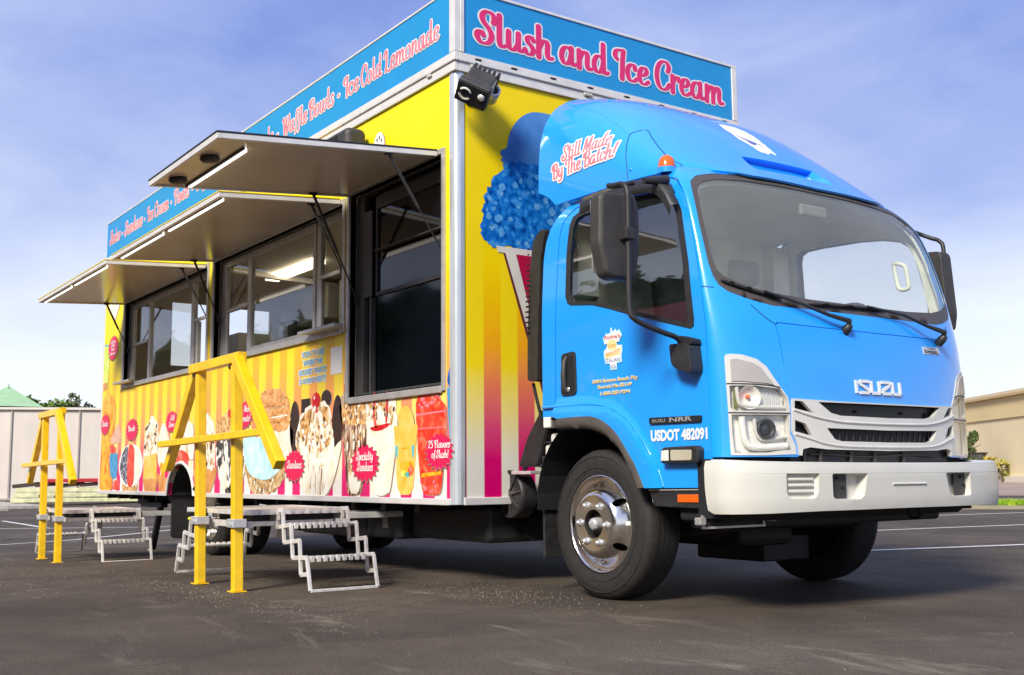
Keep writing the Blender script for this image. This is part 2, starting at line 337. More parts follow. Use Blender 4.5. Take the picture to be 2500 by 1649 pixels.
def patch(outer, holes, surf, step, name, mats, parent=None, thick=0, flip=False, off=0.0, smooth=True, bevel=0, **kw):
    polys = [dens(outer, step)]+[dens(h, step) for h in holes]
    vs = []; es = []
    for pl in polys:
        o = len(vs); vs += [Vector(p) for p in pl]; es += [(o+i, o+(i+1) % len(pl)) for i in range(len(pl))]
    xs = [p[0] for p in polys[0]]; ys = [p[1] for p in polys[0]]
    bd = [Vector(p) for pl in polys for p in pl]
    cell = {}
    for p in bd: cell.setdefault((int(p[0]//step), int(p[1]//step)), []).append(p)
    nx = int((max(xs)-min(xs))/step)+1; ny = int((max(ys)-min(ys))/step)+1
    for i in range(1, nx):
        for j in range(1, ny):
            q = (min(xs)+i*step+(.5*step if j % 2 else 0), min(ys)+j*step)
            if not pip(q, polys[0]) or any(pip(q, h) for h in polys[1:]): continue
            ci, cj = int(q[0]//step), int(q[1]//step); ok = True
            for a in (-1, 0, 1):
                for b in (-1, 0, 1):
                    for p in cell.get((ci+a, cj+b), ()):
                        if (p[0]-q[0])**2+(p[1]-q[1])**2 < (.45*step)**2: ok = False; break
            if ok: vs.append(Vector(q))
    r = delaunay_2d_cdt(vs, es, [], 0, 1e-6)
    V = r[0]; F = []
    for f in r[2]:
        c = ((V[f[0]][0]+V[f[1]][0]+V[f[2]][0])/3, (V[f[0]][1]+V[f[1]][1]+V[f[2]][1])/3)
        if pip(c, polys[0]) and not any(pip(c, h) for h in polys[1:]):
            a, b, d = V[f[0]], V[f[1]], V[f[2]]
            ar = (b[0]-a[0])*(d[1]-a[1])-(b[1]-a[1])*(d[0]-a[0])
            F.append(f if (ar > 0) != flip else (f[0], f[2], f[1]))
    me = bpy.data.meshes.new(name); P = [surf(p[0], p[1]) for p in V]
    if off:
        h = 1e-3; Q = []
        for p, a in zip(V, P):
            a = Vector(a); nn = (Vector(surf(p[0]+h, p[1]))-a).cross(Vector(surf(p[0], p[1]+h))-a)
            if nn.length < 1e-12: nn = Vector((0, 0, 1))
            Q.append(tuple(a+nn.normalized()*(off*(-1 if flip else 1))))
        P = Q
    me.from_pydata([tuple(p) for p in P], [], [tuple(f) for f in F])
    for m in (mats if isinstance(mats, (list, tuple)) else [mats]): me.materials.append(m)
    me.polygons.foreach_set('use_smooth', [smooth]*len(me.polygons))
    bm = bmesh.new(); bm.from_mesh(me); lo = [v for v in bm.verts if not v.link_faces]; bmesh.ops.delete(bm, geom=lo, context='VERTS'); bm.to_mesh(me); bm.free()
    ob = bpy.data.objects.new(name, me)
    if thick:
        md = ob.modifiers.new('thickness', 'SOLIDIFY'); md.thickness = thick; md.offset = -1; md.use_even_offset = False
        if smooth:
            es_ = ob.modifiers.new('edges', 'EDGE_SPLIT'); es_.split_angle = math.radians(40); es_.use_edge_sharp = False
    return finish(ob, parent, **kw)
def decal(polys, surf, name, mats, parent=None, **kw):
    """flat print: list of (2D polygon, layer, material index) laid on surf(u, v, lift)"""
    m = MB(); m.rn = False
    for poly, lay, mi in polys:
        m.cur = mi
        a = sum(poly[i][0]*poly[(i+1) % len(poly)][1]-poly[(i+1) % len(poly)][0]*poly[i][1] for i in range(len(poly)))
        if a < 0: poly = poly[::-1]
        vs = [Vector(p) for p in poly]
        r = delaunay_2d_cdt(vs, [(i, (i+1) % len(vs)) for i in range(len(vs))], [], 1, 1e-6)
        F = []
        for f in r[2]:
            c = (sum(r[0][i][0] for i in f)/len(f), sum(r[0][i][1] for i in f)/len(f))
            if pip(c, poly): F.append(f)
        m.add([surf(p[0], p[1], lay) for p in r[0]], F)
    return m.build(name, mats, parent, **kw)
def ell(cx, cz, rx, rz, n=28, a0=0, a1=2*PI, wob=0, k=5, seed=0):
    return [(cx+rx*(1+wob*math.sin(k*t+seed))*math.cos(t), cz+rz*(1+wob*math.sin(k*t+seed))*math.sin(t)) for t in [a0+(a1-a0)*i/n for i in range(n)]]
def jag(pts, amp=.012, step=.03, seed=1):
    rnd = random.Random(seed); out = []
    for p in dens(pts, step): out.append((p[0]+rnd.uniform(-amp, amp), p[1]+rnd.uniform(-amp, amp)))
    return out
def burst(cx, cz, rx, rz, n=18, k=.80):
    return [(cx+rx*(1 if i % 2 == 0 else k)*math.cos(PI*i/n), cz+rz*(1 if i % 2 == 0 else k)*math.sin(PI*i/n)) for i in range(2*n)]

# ------------------------------------------------------------ brush-script lettering built from strokes
G = {
 'l': ([[(.25, 1.75), (.24, .9), (.25, .25), (.36, .02), (.6, .12)]], .56),
 'i': ([[(.25, 1), (.24, .5), (.25, .22), (.36, .02), (.58, .12)], [(.27, 1.32), (.27, 1.46)]], .54),
 'u': ([[(.2, 1), (.19, .5), (.22, .15), (.4, .0), (.6, .15), (.74, .45)], [(.75, 1), (.74, .5), (.75, .2), (.85, .02), (1.06, .12)]], 1.02),
 'n': ([[(.2, 1), (.2, .5), (.2, 0)], [(.24, .55), (.42, .92), (.62, 1.0), (.72, .8), (.70, .3), (.80, .02), (1.02, .1)]], .98),
 'm': ([[(.2, 1), (.2, .5), (.2, 0)], [(.24, .55), (.4, .92), (.57, 1), (.66, .8), (.65, 0)], [(.69, .55), (.86, .92), (1.03, 1), (1.12, .8), (1.10, .3), (1.2, .02), (1.4, .1)]], 1.38),
 'h': ([[(.2, 1.75), (.2, .9), (.2, 0)], [(.24, .55), (.42, .92), (.62, 1.0), (.72, .8), (.70, .3), (.80, .02), (1.02, .1)]], .98),
 'a': ([[(.70, .86), (.5, 1.0), (.27, .86), (.15, .45), (.26, .08), (.46, .02), (.65, .25), (.72, .55)], [(.75, 1), (.74, .5), (.76, .2), (.86, .02), (1.06, .12)]], 1.02),
 'd': ([[(.70, .86), (.5, 1.0), (.27, .86), (.15, .45), (.26, .08), (.46, .02), (.65, .25), (.72, .55)], [(.75, 1.75), (.74, .9), (.76, .2), (.86, .02), (1.06, .12)]], 1.02),
 'e': ([[(.2, .48), (.48, .56), (.66, .78), (.56, 1.0), (.32, .93), (.16, .5), (.26, .1), (.5, .0), (.78, .2)]], .78),
 'c': ([[(.65, .76), (.6, .98), (.4, 1.0), (.2, .8), (.14, .45), (.25, .08), (.5, .0), (.76, .2)]], .76),
 'o': ([[(.46, 1.0), (.22, .85), (.14, .45), (.28, .04), (.5, .02), (.72, .2), (.76, .55), (.66, .9), (.48, 1.0)]], .86),
 's': ([[(.60, .82), (.46, 1.02), (.26, .92), (.27, .70), (.50, .45), (.58, .22), (.42, .0), (.2, .03), (.1, .22)]], .70),
 'r': ([[(.2, 1), (.2, .5), (.2, 0)], [(.24, .6), (.42, .95), (.62, .98), (.66, .78)]], .66),
 'w': ([[(.2, 1), (.19, .5), (.22, .15), (.4, .0), (.6, .15), (.72, .45)], [(.75, 1), (.74, .4), (.86, .05), (1.06, .08), (1.24, .4), (1.27, .95)]], 1.36),
 'f': ([[(.75, 1.6), (.6, 1.76), (.43, 1.6), (.38, 1.2), (.35, .1), (.26, -.35), (.08, -.42)], [(.12, .97), (.64, .97)]], .60),
 't': ([[(.3, 1.5), (.28, .8), (.29, .22), (.4, .02), (.62, .12)], [(.06, .99), (.58, .99)]], .58),
 'y': ([[(.2, 1), (.19, .5), (.24, .15), (.42, .05), (.6, .2), (.72, .5)], [(.75, 1), (.73, 0), (.6, -.42), (.35, -.5), (.15, -.35)]], .92),
 'b': ([[(.2, 1.75), (.2, .9), (.22, .2), (.42, .0), (.62, .15), (.7, .5), (.6, .88), (.42, .98), (.26, .8)]], .82),
 'v': ([[(.15, 1), (.18, .4), (.33, .04), (.55, .2), (.68, .6), (.66, .98)]], .80),
 'p': ([[(.2, 1), (.2, .2), (.18, -.5)], [(.24, .75), (.42, 1), (.65, .85), (.7, .45), (.55, .05), (.3, .08)]], .82),
 'k': ([[(.2, 1.75), (.2, .9), (.2, 0)], [(.66, .95), (.48, .92), (.26, .52)], [(.28, .52), (.52, .15), (.82, .05)]], .82),
 'S': ([[(.98, 1.22), (1.02, 1.48), (.88, 1.73), (.58, 1.77), (.36, 1.52), (.42, 1.18), (.74, .80), (.86, .42), (.68, .05), (.32, -.03), (.08, .22), (.10, .50), (.30, .58), (.40, .40)]], 1.06),
 'I': ([[(.22, 1.12), (.08, 1.3), (.14, 1.6), (.40, 1.72), (.66, 1.72)], [(.62, 1.70), (.56, 1.2), (.50, 0)]], .72),
 'C': ([[(.92, 1.2), (1.0, 1.48), (.82, 1.75), (.5, 1.7), (.25, 1.35), (.15, .8), (.25, .25), (.5, 0), (.8, .08), (1.0, .36)]], 1.04),
 'W': ([[(.1, 1.45), (.2, 1.68), (.34, 1.6), (.36, 1.0), (.42, .05)], [(.46, .08), (.86, 1.6)], [(.88, 1.65), (.90, 1.0), (.96, .05)], [(1.0, .08), (1.42, 1.2), (1.42, 1.72)]], 1.48),
 'B': ([[(.38, 1.6), (.36, .9), (.36, .02)], [(.05, 1.15), (.12, 1.55), (.5, 1.76), (.90, 1.6), (.86, 1.15), (.52, .94)], [(.54, .93), (.94, .8), (.98, .3), (.72, .0), (.38, .03)]], 1.06),
 'L': ([[(.05, 1.25), (.12, 1.55), (.38, 1.74), (.46, 1.4), (.42, .5), (.30, .12)], [(.18, .02), (.5, .08), (.78, -.08), (1.0, .12)]], .96),
 'F': ([[(.1, 1.2), (.15, 1.6), (.5, 1.7), (1.05, 1.76)], [(.55, 1.65), (.52, .9), (.50, 0)], [(.3, .9), (.85, .92)]], .96),
 'M': ([[(.02, .1), (.22, .2), (.34, .9), (.40, 1.7)], [(.44, 1.68), (.70, .2)], [(.74, .25), (1.14, 1.7)], [(1.16, 1.7), (1.18, .3), (1.4, .06)]], 1.40),
 'T': ([[(.2, 1.1), (.06, 1.4), (.3, 1.66), (.7, 1.66), (1.15, 1.76)], [(.65, 1.62), (.62, .9), (.6, 0)]], .92),
 '!': ([[(.3, 1.75), (.27, 1.1), (.25, .5)], [(.22, .06), (.22, .16)]], .50),
 '2': ([[(.12, 1.35), (.35, 1.7), (.62, 1.55), (.62, 1.15), (.15, .12)], [(.12, .06), (.45, .12), (.8, .02)]], .84),
 '5': ([[(.7, 1.66), (.3, 1.66)], [(.28, 1.64), (.24, 1.0)], [(.26, .98), (.58, 1.02), (.72, .55), (.5, .04), (.12, .12)]], .82),
 '&': ([[(.9, .5), (.5, .0), (.15, .3), (.6, 1.2), (.4, 1.6), (.2, 1.3), (.9, .05)]], 1.0),
 '*': ([[(.2, .50), (.2, .58)]], .42), ' ': ([], .42)}
def strip2d(pts, thick, thin, grow):
    p = smooth_poly(pts, 5, False) if len(pts) > 2 else [tuple(pts[0]), tuple((pts[0][i]+pts[1][i])/2 for i in (0, 1)), tuple(pts[1])]
    n = len(p); L = []; R = []
    def wid(dx, dy):
        l = math.hypot(dx, dy) or 1
        return (thin+(thick-thin)*abs(dy/l)**1.3)/2+grow
    for i in range(n):
        a = p[max(0, i-1)]; b = p[min(n-1, i+1)]; dx, dy = b[0]-a[0], b[1]-a[1]; l = math.hypot(dx, dy) or 1; dx /= l; dy /= l; w_ = wid(dx, dy)
        if i == 0:
            for c, k in ((-.85, .45), (-.5, .85)): L.append((p[0][0]+dx*w_*c-dy*w_*k, p[0][1]+dy*w_*c+dx*w_*k)); R.append((p[0][0]+dx*w_*c+dy*w_*k, p[0][1]+dy*w_*c-dx*w_*k))
        L.append((p[i][0]-dy*w_, p[i][1]+dx*w_)); R.append((p[i][0]+dy*w_, p[i][1]-dx*w_))
        if i == n-1:
            for c, k in ((.5, .85), (.85, .45)): L.append((p[i][0]+dx*w_*c-dy*w_*k, p[i][1]+dy*w_*c+dx*w_*k)); R.append((p[i][0]+dx*w_*c+dy*w_*k, p[i][1]+dy*w_*c-dx*w_*k))
    return L, R
def script(text, u0, u1, v0, h, surf, name, mats, parent=None, slant=.16, thick=.34, thin=.13, grow=.11, tilt=0.0, arrow=1, layer0=0.0, **kw):
    """brush lettering from u0 to u1, baseline v0, x-height h; surf(u, v, lift)"""
    adv = 0; items = []
    for ch in text:
        g, a = G[ch]; items.append((g, adv)); adv += a
    kx = (u1-u0)/adv; m = MB(); m.rn = False; c = 0
    for lay, (gr, mi) in enumerate(((grow, 0), (0.0, 1))):
        if lay == 0 and grow <= 0: continue
        m.cur = mi if grow > 0 else 0
        for g, a in items:
            for st in g:
                L, R = strip2d(st, thick, thin, gr); lift = layer0+(.0012 if lay == 0 else .0030)+(c % 9)*.00016; c += 1
                def T(q, k):
                    u = u0+(a+q[0]+slant*q[1])*kx; v = v0+q[1]*h+(u-u0)*tilt
                    return surf(u, v, lift+k*.00004)
                vs = [T(q, i) for i, q in enumerate(L)]+[T(q, i) for i, q in enumerate(R)]; n = len(L)
                m.add(vs, [(n+i, n+i+1, i+1, i) for i in range(n-1)])
    return m.build(name, mats, parent, **kw)
def block(text, u0, u1, v0, h, surf, name, m_, parent=None, bold=.0, lift=.003, tilt=0, spacing=1.0, **kw):
    """plain sans lettering, converted to a flat mesh and laid on surf"""
    cu = bpy.data.curves.new('lettering', 'FONT'); cu.body = text; cu.size = 1; cu.offset = bold; cu.space_character = spacing; cu.resolution_u = 3
    ob = bpy.data.objects.new('tmp', cu); COL.objects.link(ob); dg = bpy.context.evaluated_depsgraph_get()
    me0 = bpy.data.meshes.new_from_object(ob.evaluated_get(dg)); bpy.data.objects.remove(ob)
    xs = [v.co.x for v in me0.vertices]; ys = [v.co.y for v in me0.vertices]; a, b = min(xs), max(xs)
    capm = .70
    m = MB(); m.rn = False
    vs = []
    for v in me0.vertices:
        u = u0+(v.co.x-a)/(b-a)*(u1-u0); vs.append(surf(u, v0+v.co.y/capm*h+(u-u0)*tilt, lift))
    m.add(vs, [tuple(p.vertices) for p in me0.polygons]); bpy.data.meshes.remove(me0)
    return m.build(name, m_, parent, **kw)
def seam(pts, surf, r=.003, n=4, lift=0.0):
    m = MB()
    p = [surf(*q) for q in pts]; m.tube(p, r, n); return m

# ============================================================ the setting
def gz(x, y):
    g = 0 if x > -1.3 else -.0235*(-x-1.3)
    g = max(g, -.25); t = min(1, max(0, (y-4)/10)); t = t*t*(3-2*t)
    return g*(1-t)
def asphalt():
    m = bpy.data.materials.new('asphalt'); m.use_nodes = True; t = m.node_tree; b = t.nodes['Principled BSDF']
    tc = N(t, 'ShaderNodeTexCoord'); o = tc.outputs['Object']
    def nz(s, d=6, r=.55, dist=0, sc=(1, 1, 1)):
        mp = N(t, 'ShaderNodeMapping'); mp.inputs['Scale'].default_value = sc; t.links.new(o, mp.inputs[0])
        n = N(t, 'ShaderNodeTexNoise'); n.inputs['Scale'].default_value = s; n.inputs['Detail'].default_value = d; n.inputs['Roughness'].default_value = r; n.inputs['Distortion'].default_value = dist
        t.links.new(mp.outputs[0], n.inputs['Vector']); return n.outputs[0]
    big = ramp(t, [(.35, (.068, .051, .036)), (.5, (.088, .067, .048)), (.68, (.112, .087, .064))], nz(.55, 5))
    mid = ramp(t, [(.3, (.78, .78, .78)), (.7, (1.15, 1.13, 1.1))], nz(3.2, 8, .65))
    fine = ramp(t, [(.28, (.52, .52, .52)), (.5, (.95, .95, .95)), (.64, (1.2, 1.2, 1.2)), (.76, (1.9, 1.8, 1.7))], nz(150, 4, .8))
    c = mixc(t, 1, big.outputs[0], mid.outputs[0], 'MULTIPLY'); c = mixc(t, 1, c, fine.outputs[0], 'MULTIPLY')
    chips = ramp(t, [(.34, (.62, .62, .62)), (.46, (1, 1, 1)), (.60, (1.05, 1.05, 1.05)), (.68, (1.7, 1.65, 1.55))], nz(62, 3, .75)); c = mixc(t, 1, c, chips.outputs[0], 'MULTIPLY')
    patch_ = ramp(t, [(.42, (.80, .80, .82)), (.50, (1, 1, 1))], nz(.9, 3, .5, 1.2)); c = mixc(t, 1, c, patch_.outputs[0], 'MULTIPLY')
    # pale sandy scuffs drawn out along one direction, and light grit
    sc1 = ramp(t, [(.56, (0, 0, 0)), (.72, (1, 1, 1))], nz(2.6, 9, .72, .8, (.35, 1.3, 1)))
    sc2 = ramp(t, [(.40, (0, 0, 0)), (.60, (1, 1, 1))], nz(.45, 3, .5))
    grit = ramp(t, [(.64, (0, 0, 0)), (.72, (1, 1, 1))], nz(75, 2, .6))
    gp = ramp(t, [(.54, (0, 0, 0)), (.70, (1, 1, 1))], nz(1.1, 4, .6, .5))
    f1 = math_(t, 'MULTIPLY', math_(t, 'MULTIPLY', sc1.outputs[0], sc2.outputs[0]), .55)
    f2 = math_(t, 'MULTIPLY', math_(t, 'MULTIPLY', grit.outputs[0], gp.outputs[0]), .75)
    c = mixc(t, f1, c, (.36, .30, .23)); c = mixc(t, f2, c, (.42, .37, .30))
    # dark sealed cracks
    v = N(t, 'ShaderNodeTexVoronoi'); v.feature = 'DISTANCE_TO_EDGE'; v.inputs['Scale'].default_value = .33
    ad = N(t, 'ShaderNodeVectorMath'); ad.operation = 'ADD'; n3 = N(t, 'ShaderNodeTexNoise'); n3.inputs['Scale'].default_value = 1.6; n3.inputs['Detail'].default_value = 6
    t.links.new(o, n3.inputs['Vector']); t.links.new(o, ad.inputs[0]); t.links.new(n3.outputs['Color'], ad.inputs[1]); t.links.new(ad.outputs[0], v.inputs['Vector'])
    cr = ramp(t, [(0, (1, 1, 1)), (.006, (0, 0, 0))], v.outputs[0])
    c = mixc(t, math_(t, 'MULTIPLY', cr.outputs[0], .5), c, (.028, .024, .022))
    t.links.new(c, b.inputs['Base Color']); b.inputs['Roughness'].default_value = .86; b.inputs['Specular IOR Level'].default_value = .35
    bp = N(t, 'ShaderNodeBump'); bp.inputs['Strength'].default_value = .8; bp.inputs['Distance'].default_value = .007
    t.links.new(nz(90, 4, .7), bp.inputs['Height']); t.links.new(bp.outputs[0], b.inputs['Normal'])
    return m
ASPH = asphalt()
m = MB(); m.rn = False
def gl(lo, hi, st): 
    out = []; x = lo
    while x < hi-1e-6: out.append(x); x += st
    return out+[hi]
gxs = [-700, -300, -150, -90]+gl(-70, -16, 3)+gl(-15, 9, .75)+[12, 18, 30, 60, 150, 400]
gys = [-400, -150, -60, -30, -18, -12, -9, -7, -6, -5, -4, -3, -2, -1, 0, 1, 2, 3]+gl(4, 16, 1)+[20, 26, 34, 45, 60, 90, 150, 300, 700]
vs = [(x, y, gz(x, y)) for y in gys for x in gxs]; nx = len(gxs)
m.add(vs, [(j*nx+i, j*nx+i+1, (j+1)*nx+i+1, (j+1)*nx+i) for j in range(len(gys)-1) for i in range(nx-1)], True)
m.build('ground', ASPH, kind='structure')
LINE = mat('parking_line_paint', (.62, .60, .56), .7, 0, 0, .3, 25, .2, 90)
def gstrip(pts, w_, name, mt, lift=.005, **kw):
    m = MB(); m.rn = False; P = smooth_poly([tuple(p) for p in pts], 8, False) if len(pts) > 2 else [tuple(pts[0][k]+(pts[1][k]-pts[0][k])*i/24 for k in (0, 1)) for i in range(25)]
    vs = []
    for i, p in enumerate(P):
        a = Vector(P[max(0, i-1)]); b = Vector(P[min(len(P)-1, i+1)]); d = (b-a).normalized(); n = Vector((-d.y, d.x))*w_/2
        for q in (Vector(p)+n, Vector(p)-n): vs.append((q.x, q.y, gz(q.x, q.y)+lift))
    m.add(vs, [(2*i, 2*i+1, 2*i+3, 2*i+2) for i in range(len(P)-1)]); return m.build(name, mt, **kw)
for a, b in (((-5.5, 8.6), (-3.75, 15.2)), ((-3.1, 6.2), (-1.35, 12.6)), ((-.85, 2.9), (.75, 8.9))):
    gstrip((a, b), .10, 'parking_line', LINE, kind='structure')
for a, b in (((-10.8, -.62), (-11.45, .22)), ((-20.9, 1.35), (-16.4, 1.3)), ((-16.9, .3), (-15.1, 3.4)), ((-11.45, .22), (-15.6, 4.6))):
    gstrip((a, b), .11, 'parking_line', LINE, kind='structure')
# grass verge, road and kerb on the far right
GRASS = foodmat('grass_green', [(.3, (.10, .22, .006)), (.5, (.20, .36, .008)), (.7, (.34, .42, .03))], s=1.2, rough=.9)
GRAV = foodmat('sandy_verge', [(.3, (.22, .17, .09)), (.6, (.36, .29, .15)), (.8, (.30, .32, .08))], s=2, rough=.95)
ROADM = foodmat('road_surface', [(.3, (.26, .19, .155)), (.6, (.33, .245, .20)), (.8, (.37, .28, .23))], s=.4, rough=.95)
CONC = mat('concrete_kerb', (.42, .38, .32), .85, 0, 0, .2, 6)
def gpoly(poly, lift, name, mt, **kw):
    m = MB(); m.rn = False; vs = [(x, y, gz(x, y)+lift) for x, y in poly]; m.add(vs, [tuple(range(len(vs)))]); return m.build(name, mt, **kw)
gpoly([(-12, 9.2), (-6.9, 13.3), (-5.0, 14.9), (6, 24), (3, 29), (-9.8, 21.4), (-16, 17)], .004, 'verge', GRAV, kind='structure')
gpoly([(-60, 22), (-15.9, 21.5), (-9.9, 25.3), (3, 34), (40, 62), (26, 84), (-32, 58.0), (-70, 88)], .008, 'road', ROADM, kind='structure')
m = MB(); rnd = random.Random(4)
for i in range(5200):
    t = rnd.random(); s_ = rnd.random()
    x = -8.3+9.5*t+rnd.uniform(-1, 1)*.2; y0 = 15.2+(x+8.3)*.80+.1; y = y0+s_*(2.0+3.2*max(0, min(1, (x+8)/5)))
    h = rnd.uniform(.05, .13); a = rnd.uniform(0, 6.3); dx, dy = math.cos(a)*.035, math.sin(a)*.035; lx, ly = rnd.uniform(-.05, .05), rnd.uniform(-.05, .05)
    m.add([(x-dx, y-dy, 0), (x+dx, y+dy, 0), (x+lx, y+ly, h)], [(0, 1, 2)])
m.rn = False; m.build('grass', GRASS, kind='stuff')
gpoly([(-8.6, 15.0), (-5.9, 17.3), (1.5, 23.2), (-.5, 27.5), (-6.6, 21.6)], .014, 'grass_verge', GRASS, kind='structure')

def part(parent, name, fn, mt, bevel=0, **kw):
    m = MB(); fn(m); return m.build(name, mt, parent, bevel, **kw)

# ---- pale corrugated wall on the left, with its cap and slot
WALLM = mat('pale_corrugated_wall', (.62, .56, .50), .8, 0, 0, .06, .6); GREENR = mat('green_roof_sheet', (.32, .50, .28), .6, 0, 0, .08, 2)
wl = thing('corrugated_wall', (-45, 6, -.25), 'long pale beige corrugated metal wall at the back edge of the lot', 'wall')
A, B = Vector((-52.0, -10.0)), Vector((-40.0, 19.0)); d = (B-A).normalized(); nrm = Vector((d.y, -d.x)); L = (B-A).length
def wall_panel(a0, a1, name='panel'):
    m = MB(); k = int((a1-a0)/.14); vs = []
    for i in range(k+1):
        a = a0+(a1-a0)*i/k; off = .004 if (i//2) % 2 == 0 else 0.0
        p = A+d*a+nrm*off
        vs += [(p.x, p.y, -.25), (p.x, p.y, 3.62)]
    m.add(vs, [(2*i, 2*i+2, 2*i+3, 2*i+1) for i in range(k)]); m.rn = False; return m.build(name, WALLM, wl)
edges = [0, 6, 12, 17.35, 20.1, 24, 28, L]
for i in range(len(edges)-1): wall_panel(edges[i]+.02, edges[i+1]-.02)
part(wl, 'cap', lambda m: m.bar((A.x, A.y, 3.68), (B.x, B.y, 3.68), .25, .10), mat('wall_cap', (.66, .61, .54), .6))
part(wl, 'base_rail', lambda m: m.bar((A.x+.1, A.y-.04, -.2), (B.x+.1, B.y-.04, -.2), .16, .10), CONC)
for e in edges[1:-1]:
    q = A+d*e+nrm*.05; part(wl, 'joint_post', lambda m, q=q: m.box(q.x-.03, q.x+.03, q.y-.03, q.y+.03, -.25, 3.62), mat('joint', (.52, .46, .40), .7) if 'joint' not in MATS else MATS['joint'])
q = A+d*15.6+nrm*.07; q2 = A+d*16.9+nrm*.07
part(wl, 'vent_slot', lambda m: m.bar((q.x, q.y, .53), (q2.x, q2.y, .53), .06, .20), mat('slot_dark', (.03, .035, .02), .8))
def pitched():
    g = thing('pavilion', (-62, 8.8, -.3), 'green hipped pavilion roof rising behind the pale wall', 'pavilion')
    def roof(m):
        c = (-62, 8.9); h = 2.3
        m.add([(c[0]-h, c[1]-h, 4.65), (c[0]+h, c[1]-h, 4.65), (c[0]+h, c[1]+h*.62, 4.65), (c[0]-h, c[1]+h*.62, 4.65), (c[0], c[1]-.15, 5.85), (c[0], c[1]+.15, 5.85)], [(0, 1, 5, 4), (1, 2, 5), (2, 3, 4, 5), (3, 0, 4), (3, 2, 1, 0)])
    part(g, 'roof', roof, GREENR)
    part(g, 'fascia', lambda m: m.box(-64.2, -59.8, 6.7, 10.25, 4.48, 4.63), mat('pavilion_dark', (.07, .07, .06), .7))
    for x in (-64, -60):
        for y in (6.9, 10.1): part(g, 'post', lambda m, x=x, y=y: m.box(x-.08, x+.08, y-.08, y+.08, -.3, 4.5), MATS['pavilion_dark'])
    part(g, 'finial', lambda m: m.lathe([(.10, 0), (.06, .1), (.02, .25)], 8, Matrix.Translation((-62, 8.9, 5.83))), GREENR)
pitched()
# ---- trees
BARK = mat('bark', (.09, .065, .045), .9, 0, 0, .3, 12, .3, 30)
def leafm(n, a, b, c): return foodmat(n, [(.3, a), (.5, b), (.72, c)], s=1.3, rough=.8)
LEAF1 = leafm('leaves_mid_green', (.05, .09, .015), (.10, .17, .03), (.20, .28, .06)); LEAF2 = leafm('leaves_dark_pine', (.04, .05, .025), (.10, .12, .06), (.22, .22, .14)); LEAF3 = leafm('leaves_shrub', (.02, .035, .012), (.05, .08, .02), (.12, .17, .04)); LEAF4 = leafm('leaves_yellow', (.30, .24, .04), (.42, .33, .06), (.30, .30, .05))
def tree(name, x, y, z0, h, cr, lf, label, cat, n=900, leaf=.16, seed=1, shape=1.0, trunk=.14, blobs=8, low=.35):
    rnd = random.Random(seed); t = thing(name, (x, y, z0), label, cat)
    m = MB(); m.tube([(x, y, z0), (x+.05, y, z0+h*.4), (x-.05, y+.05, z0+h*.9)], [trunk, trunk*.7, trunk*.2], 7)
    for i in range(6):
        a = rnd.uniform(0, 6.28); zz = z0+h*rnd.uniform(low, .75); m.tube([(x, y, zz), (x+math.cos(a)*cr*.4, y+math.sin(a)*cr*.4, zz+h*.1), (x+math.cos(a)*cr*.8, y+math.sin(a)*cr*.8, zz+h*.16)], [trunk*.4, trunk*.25, trunk*.08], 5)
    m.build('trunk', BARK, t)
    m = MB(); m.rn = False
    bl = [(x+rnd.uniform(-.6, .6)*cr, y+rnd.uniform(-.6, .6)*cr, z0+h*(low+(1-low)*rnd.uniform(.1, .92)), cr*rnd.uniform(.28, .55)) for _ in range(blobs)]
    for i in range(n):
        b = rnd.choice(bl); v = Vector((rnd.gauss(0, 1), rnd.gauss(0, 1), rnd.gauss(0, 1))).normalized()*b[3]*rnd.uniform(.5, 1.05)
        c = Vector(b[:3])+Vector((v.x, v.y, v.z*shape)); a = Vector((rnd.uniform(-1, 1), rnd.uniform(-1, 1), rnd.uniform(-1, 1))).normalized(); e = a.orthogonal().normalized(); s_ = leaf*rnd.uniform(.6, 1.3)
        m.add([c-a*s_, c+e*s_*.6, c+a*s_, c-e*s_*.6], [(0, 1, 2, 3)])
    m.build('crown', lf, t); return t
tree('tree', -63, 11.0, -.3, 5.9, 1.6, LEAF1, 'leafy green treetop behind the wall beside the green roof', 'tree', 1400, .13, 3, .6, low=.6)
tree('tree', -64, 12.0, -.3, 5.5, 1.2, LEAF1, 'low bright green bush top right of the leafy treetop behind the wall', 'tree', 900, .12, 13, .5, low=.6)
tree('pine_tree', -63, 13.1, -.3, 5.8, .95, LEAF2, 'sparse grey-green pine top showing over the pale wall', 'tree', 700, .13, 5, .9, low=.6)
# ---- low stack behind the truck's tail
st = thing('board_stack', (-33.5, 6.2, -.22), 'low stack of pale yellow-green boards under a red cover by the pale wall', 'stack')
stx, sty = Vector((-34.6, 4.2)), Vector((-32.6, 9.0)); PALE = mat('pale_green_boards', (.58, .58, .34), .8, 0, 0, .25, 5); REDC = mat('red_cover', (.45, .02, .03), .5, 0, 0, .3, 4); DKM = mat('dark_debris', (.05, .03, .025), .9)
for i in range(3): part(st, 'board', lambda m, i=i: m.bar((stx.x+.05*i, stx.y+.06*i, -.05+.17*i), (sty.x, sty.y, -.05+.17*i), 1.1-.08*i, .14), PALE, .02)
part(st, 'clutter', lambda m: [m.bar((stx.x+.3*k, stx.y+.65*k, .42+.03*(k % 2)), (stx.x+.3*k+.3, stx.y+.65*k+.7, .50), .7, .12) for k in range(7)], DKM)
part(st, 'cover', lambda m: m.bar((stx.x+.5, stx.y+1.0, .60), (sty.x, sty.y, .62), .9, .13), REDC, .02)
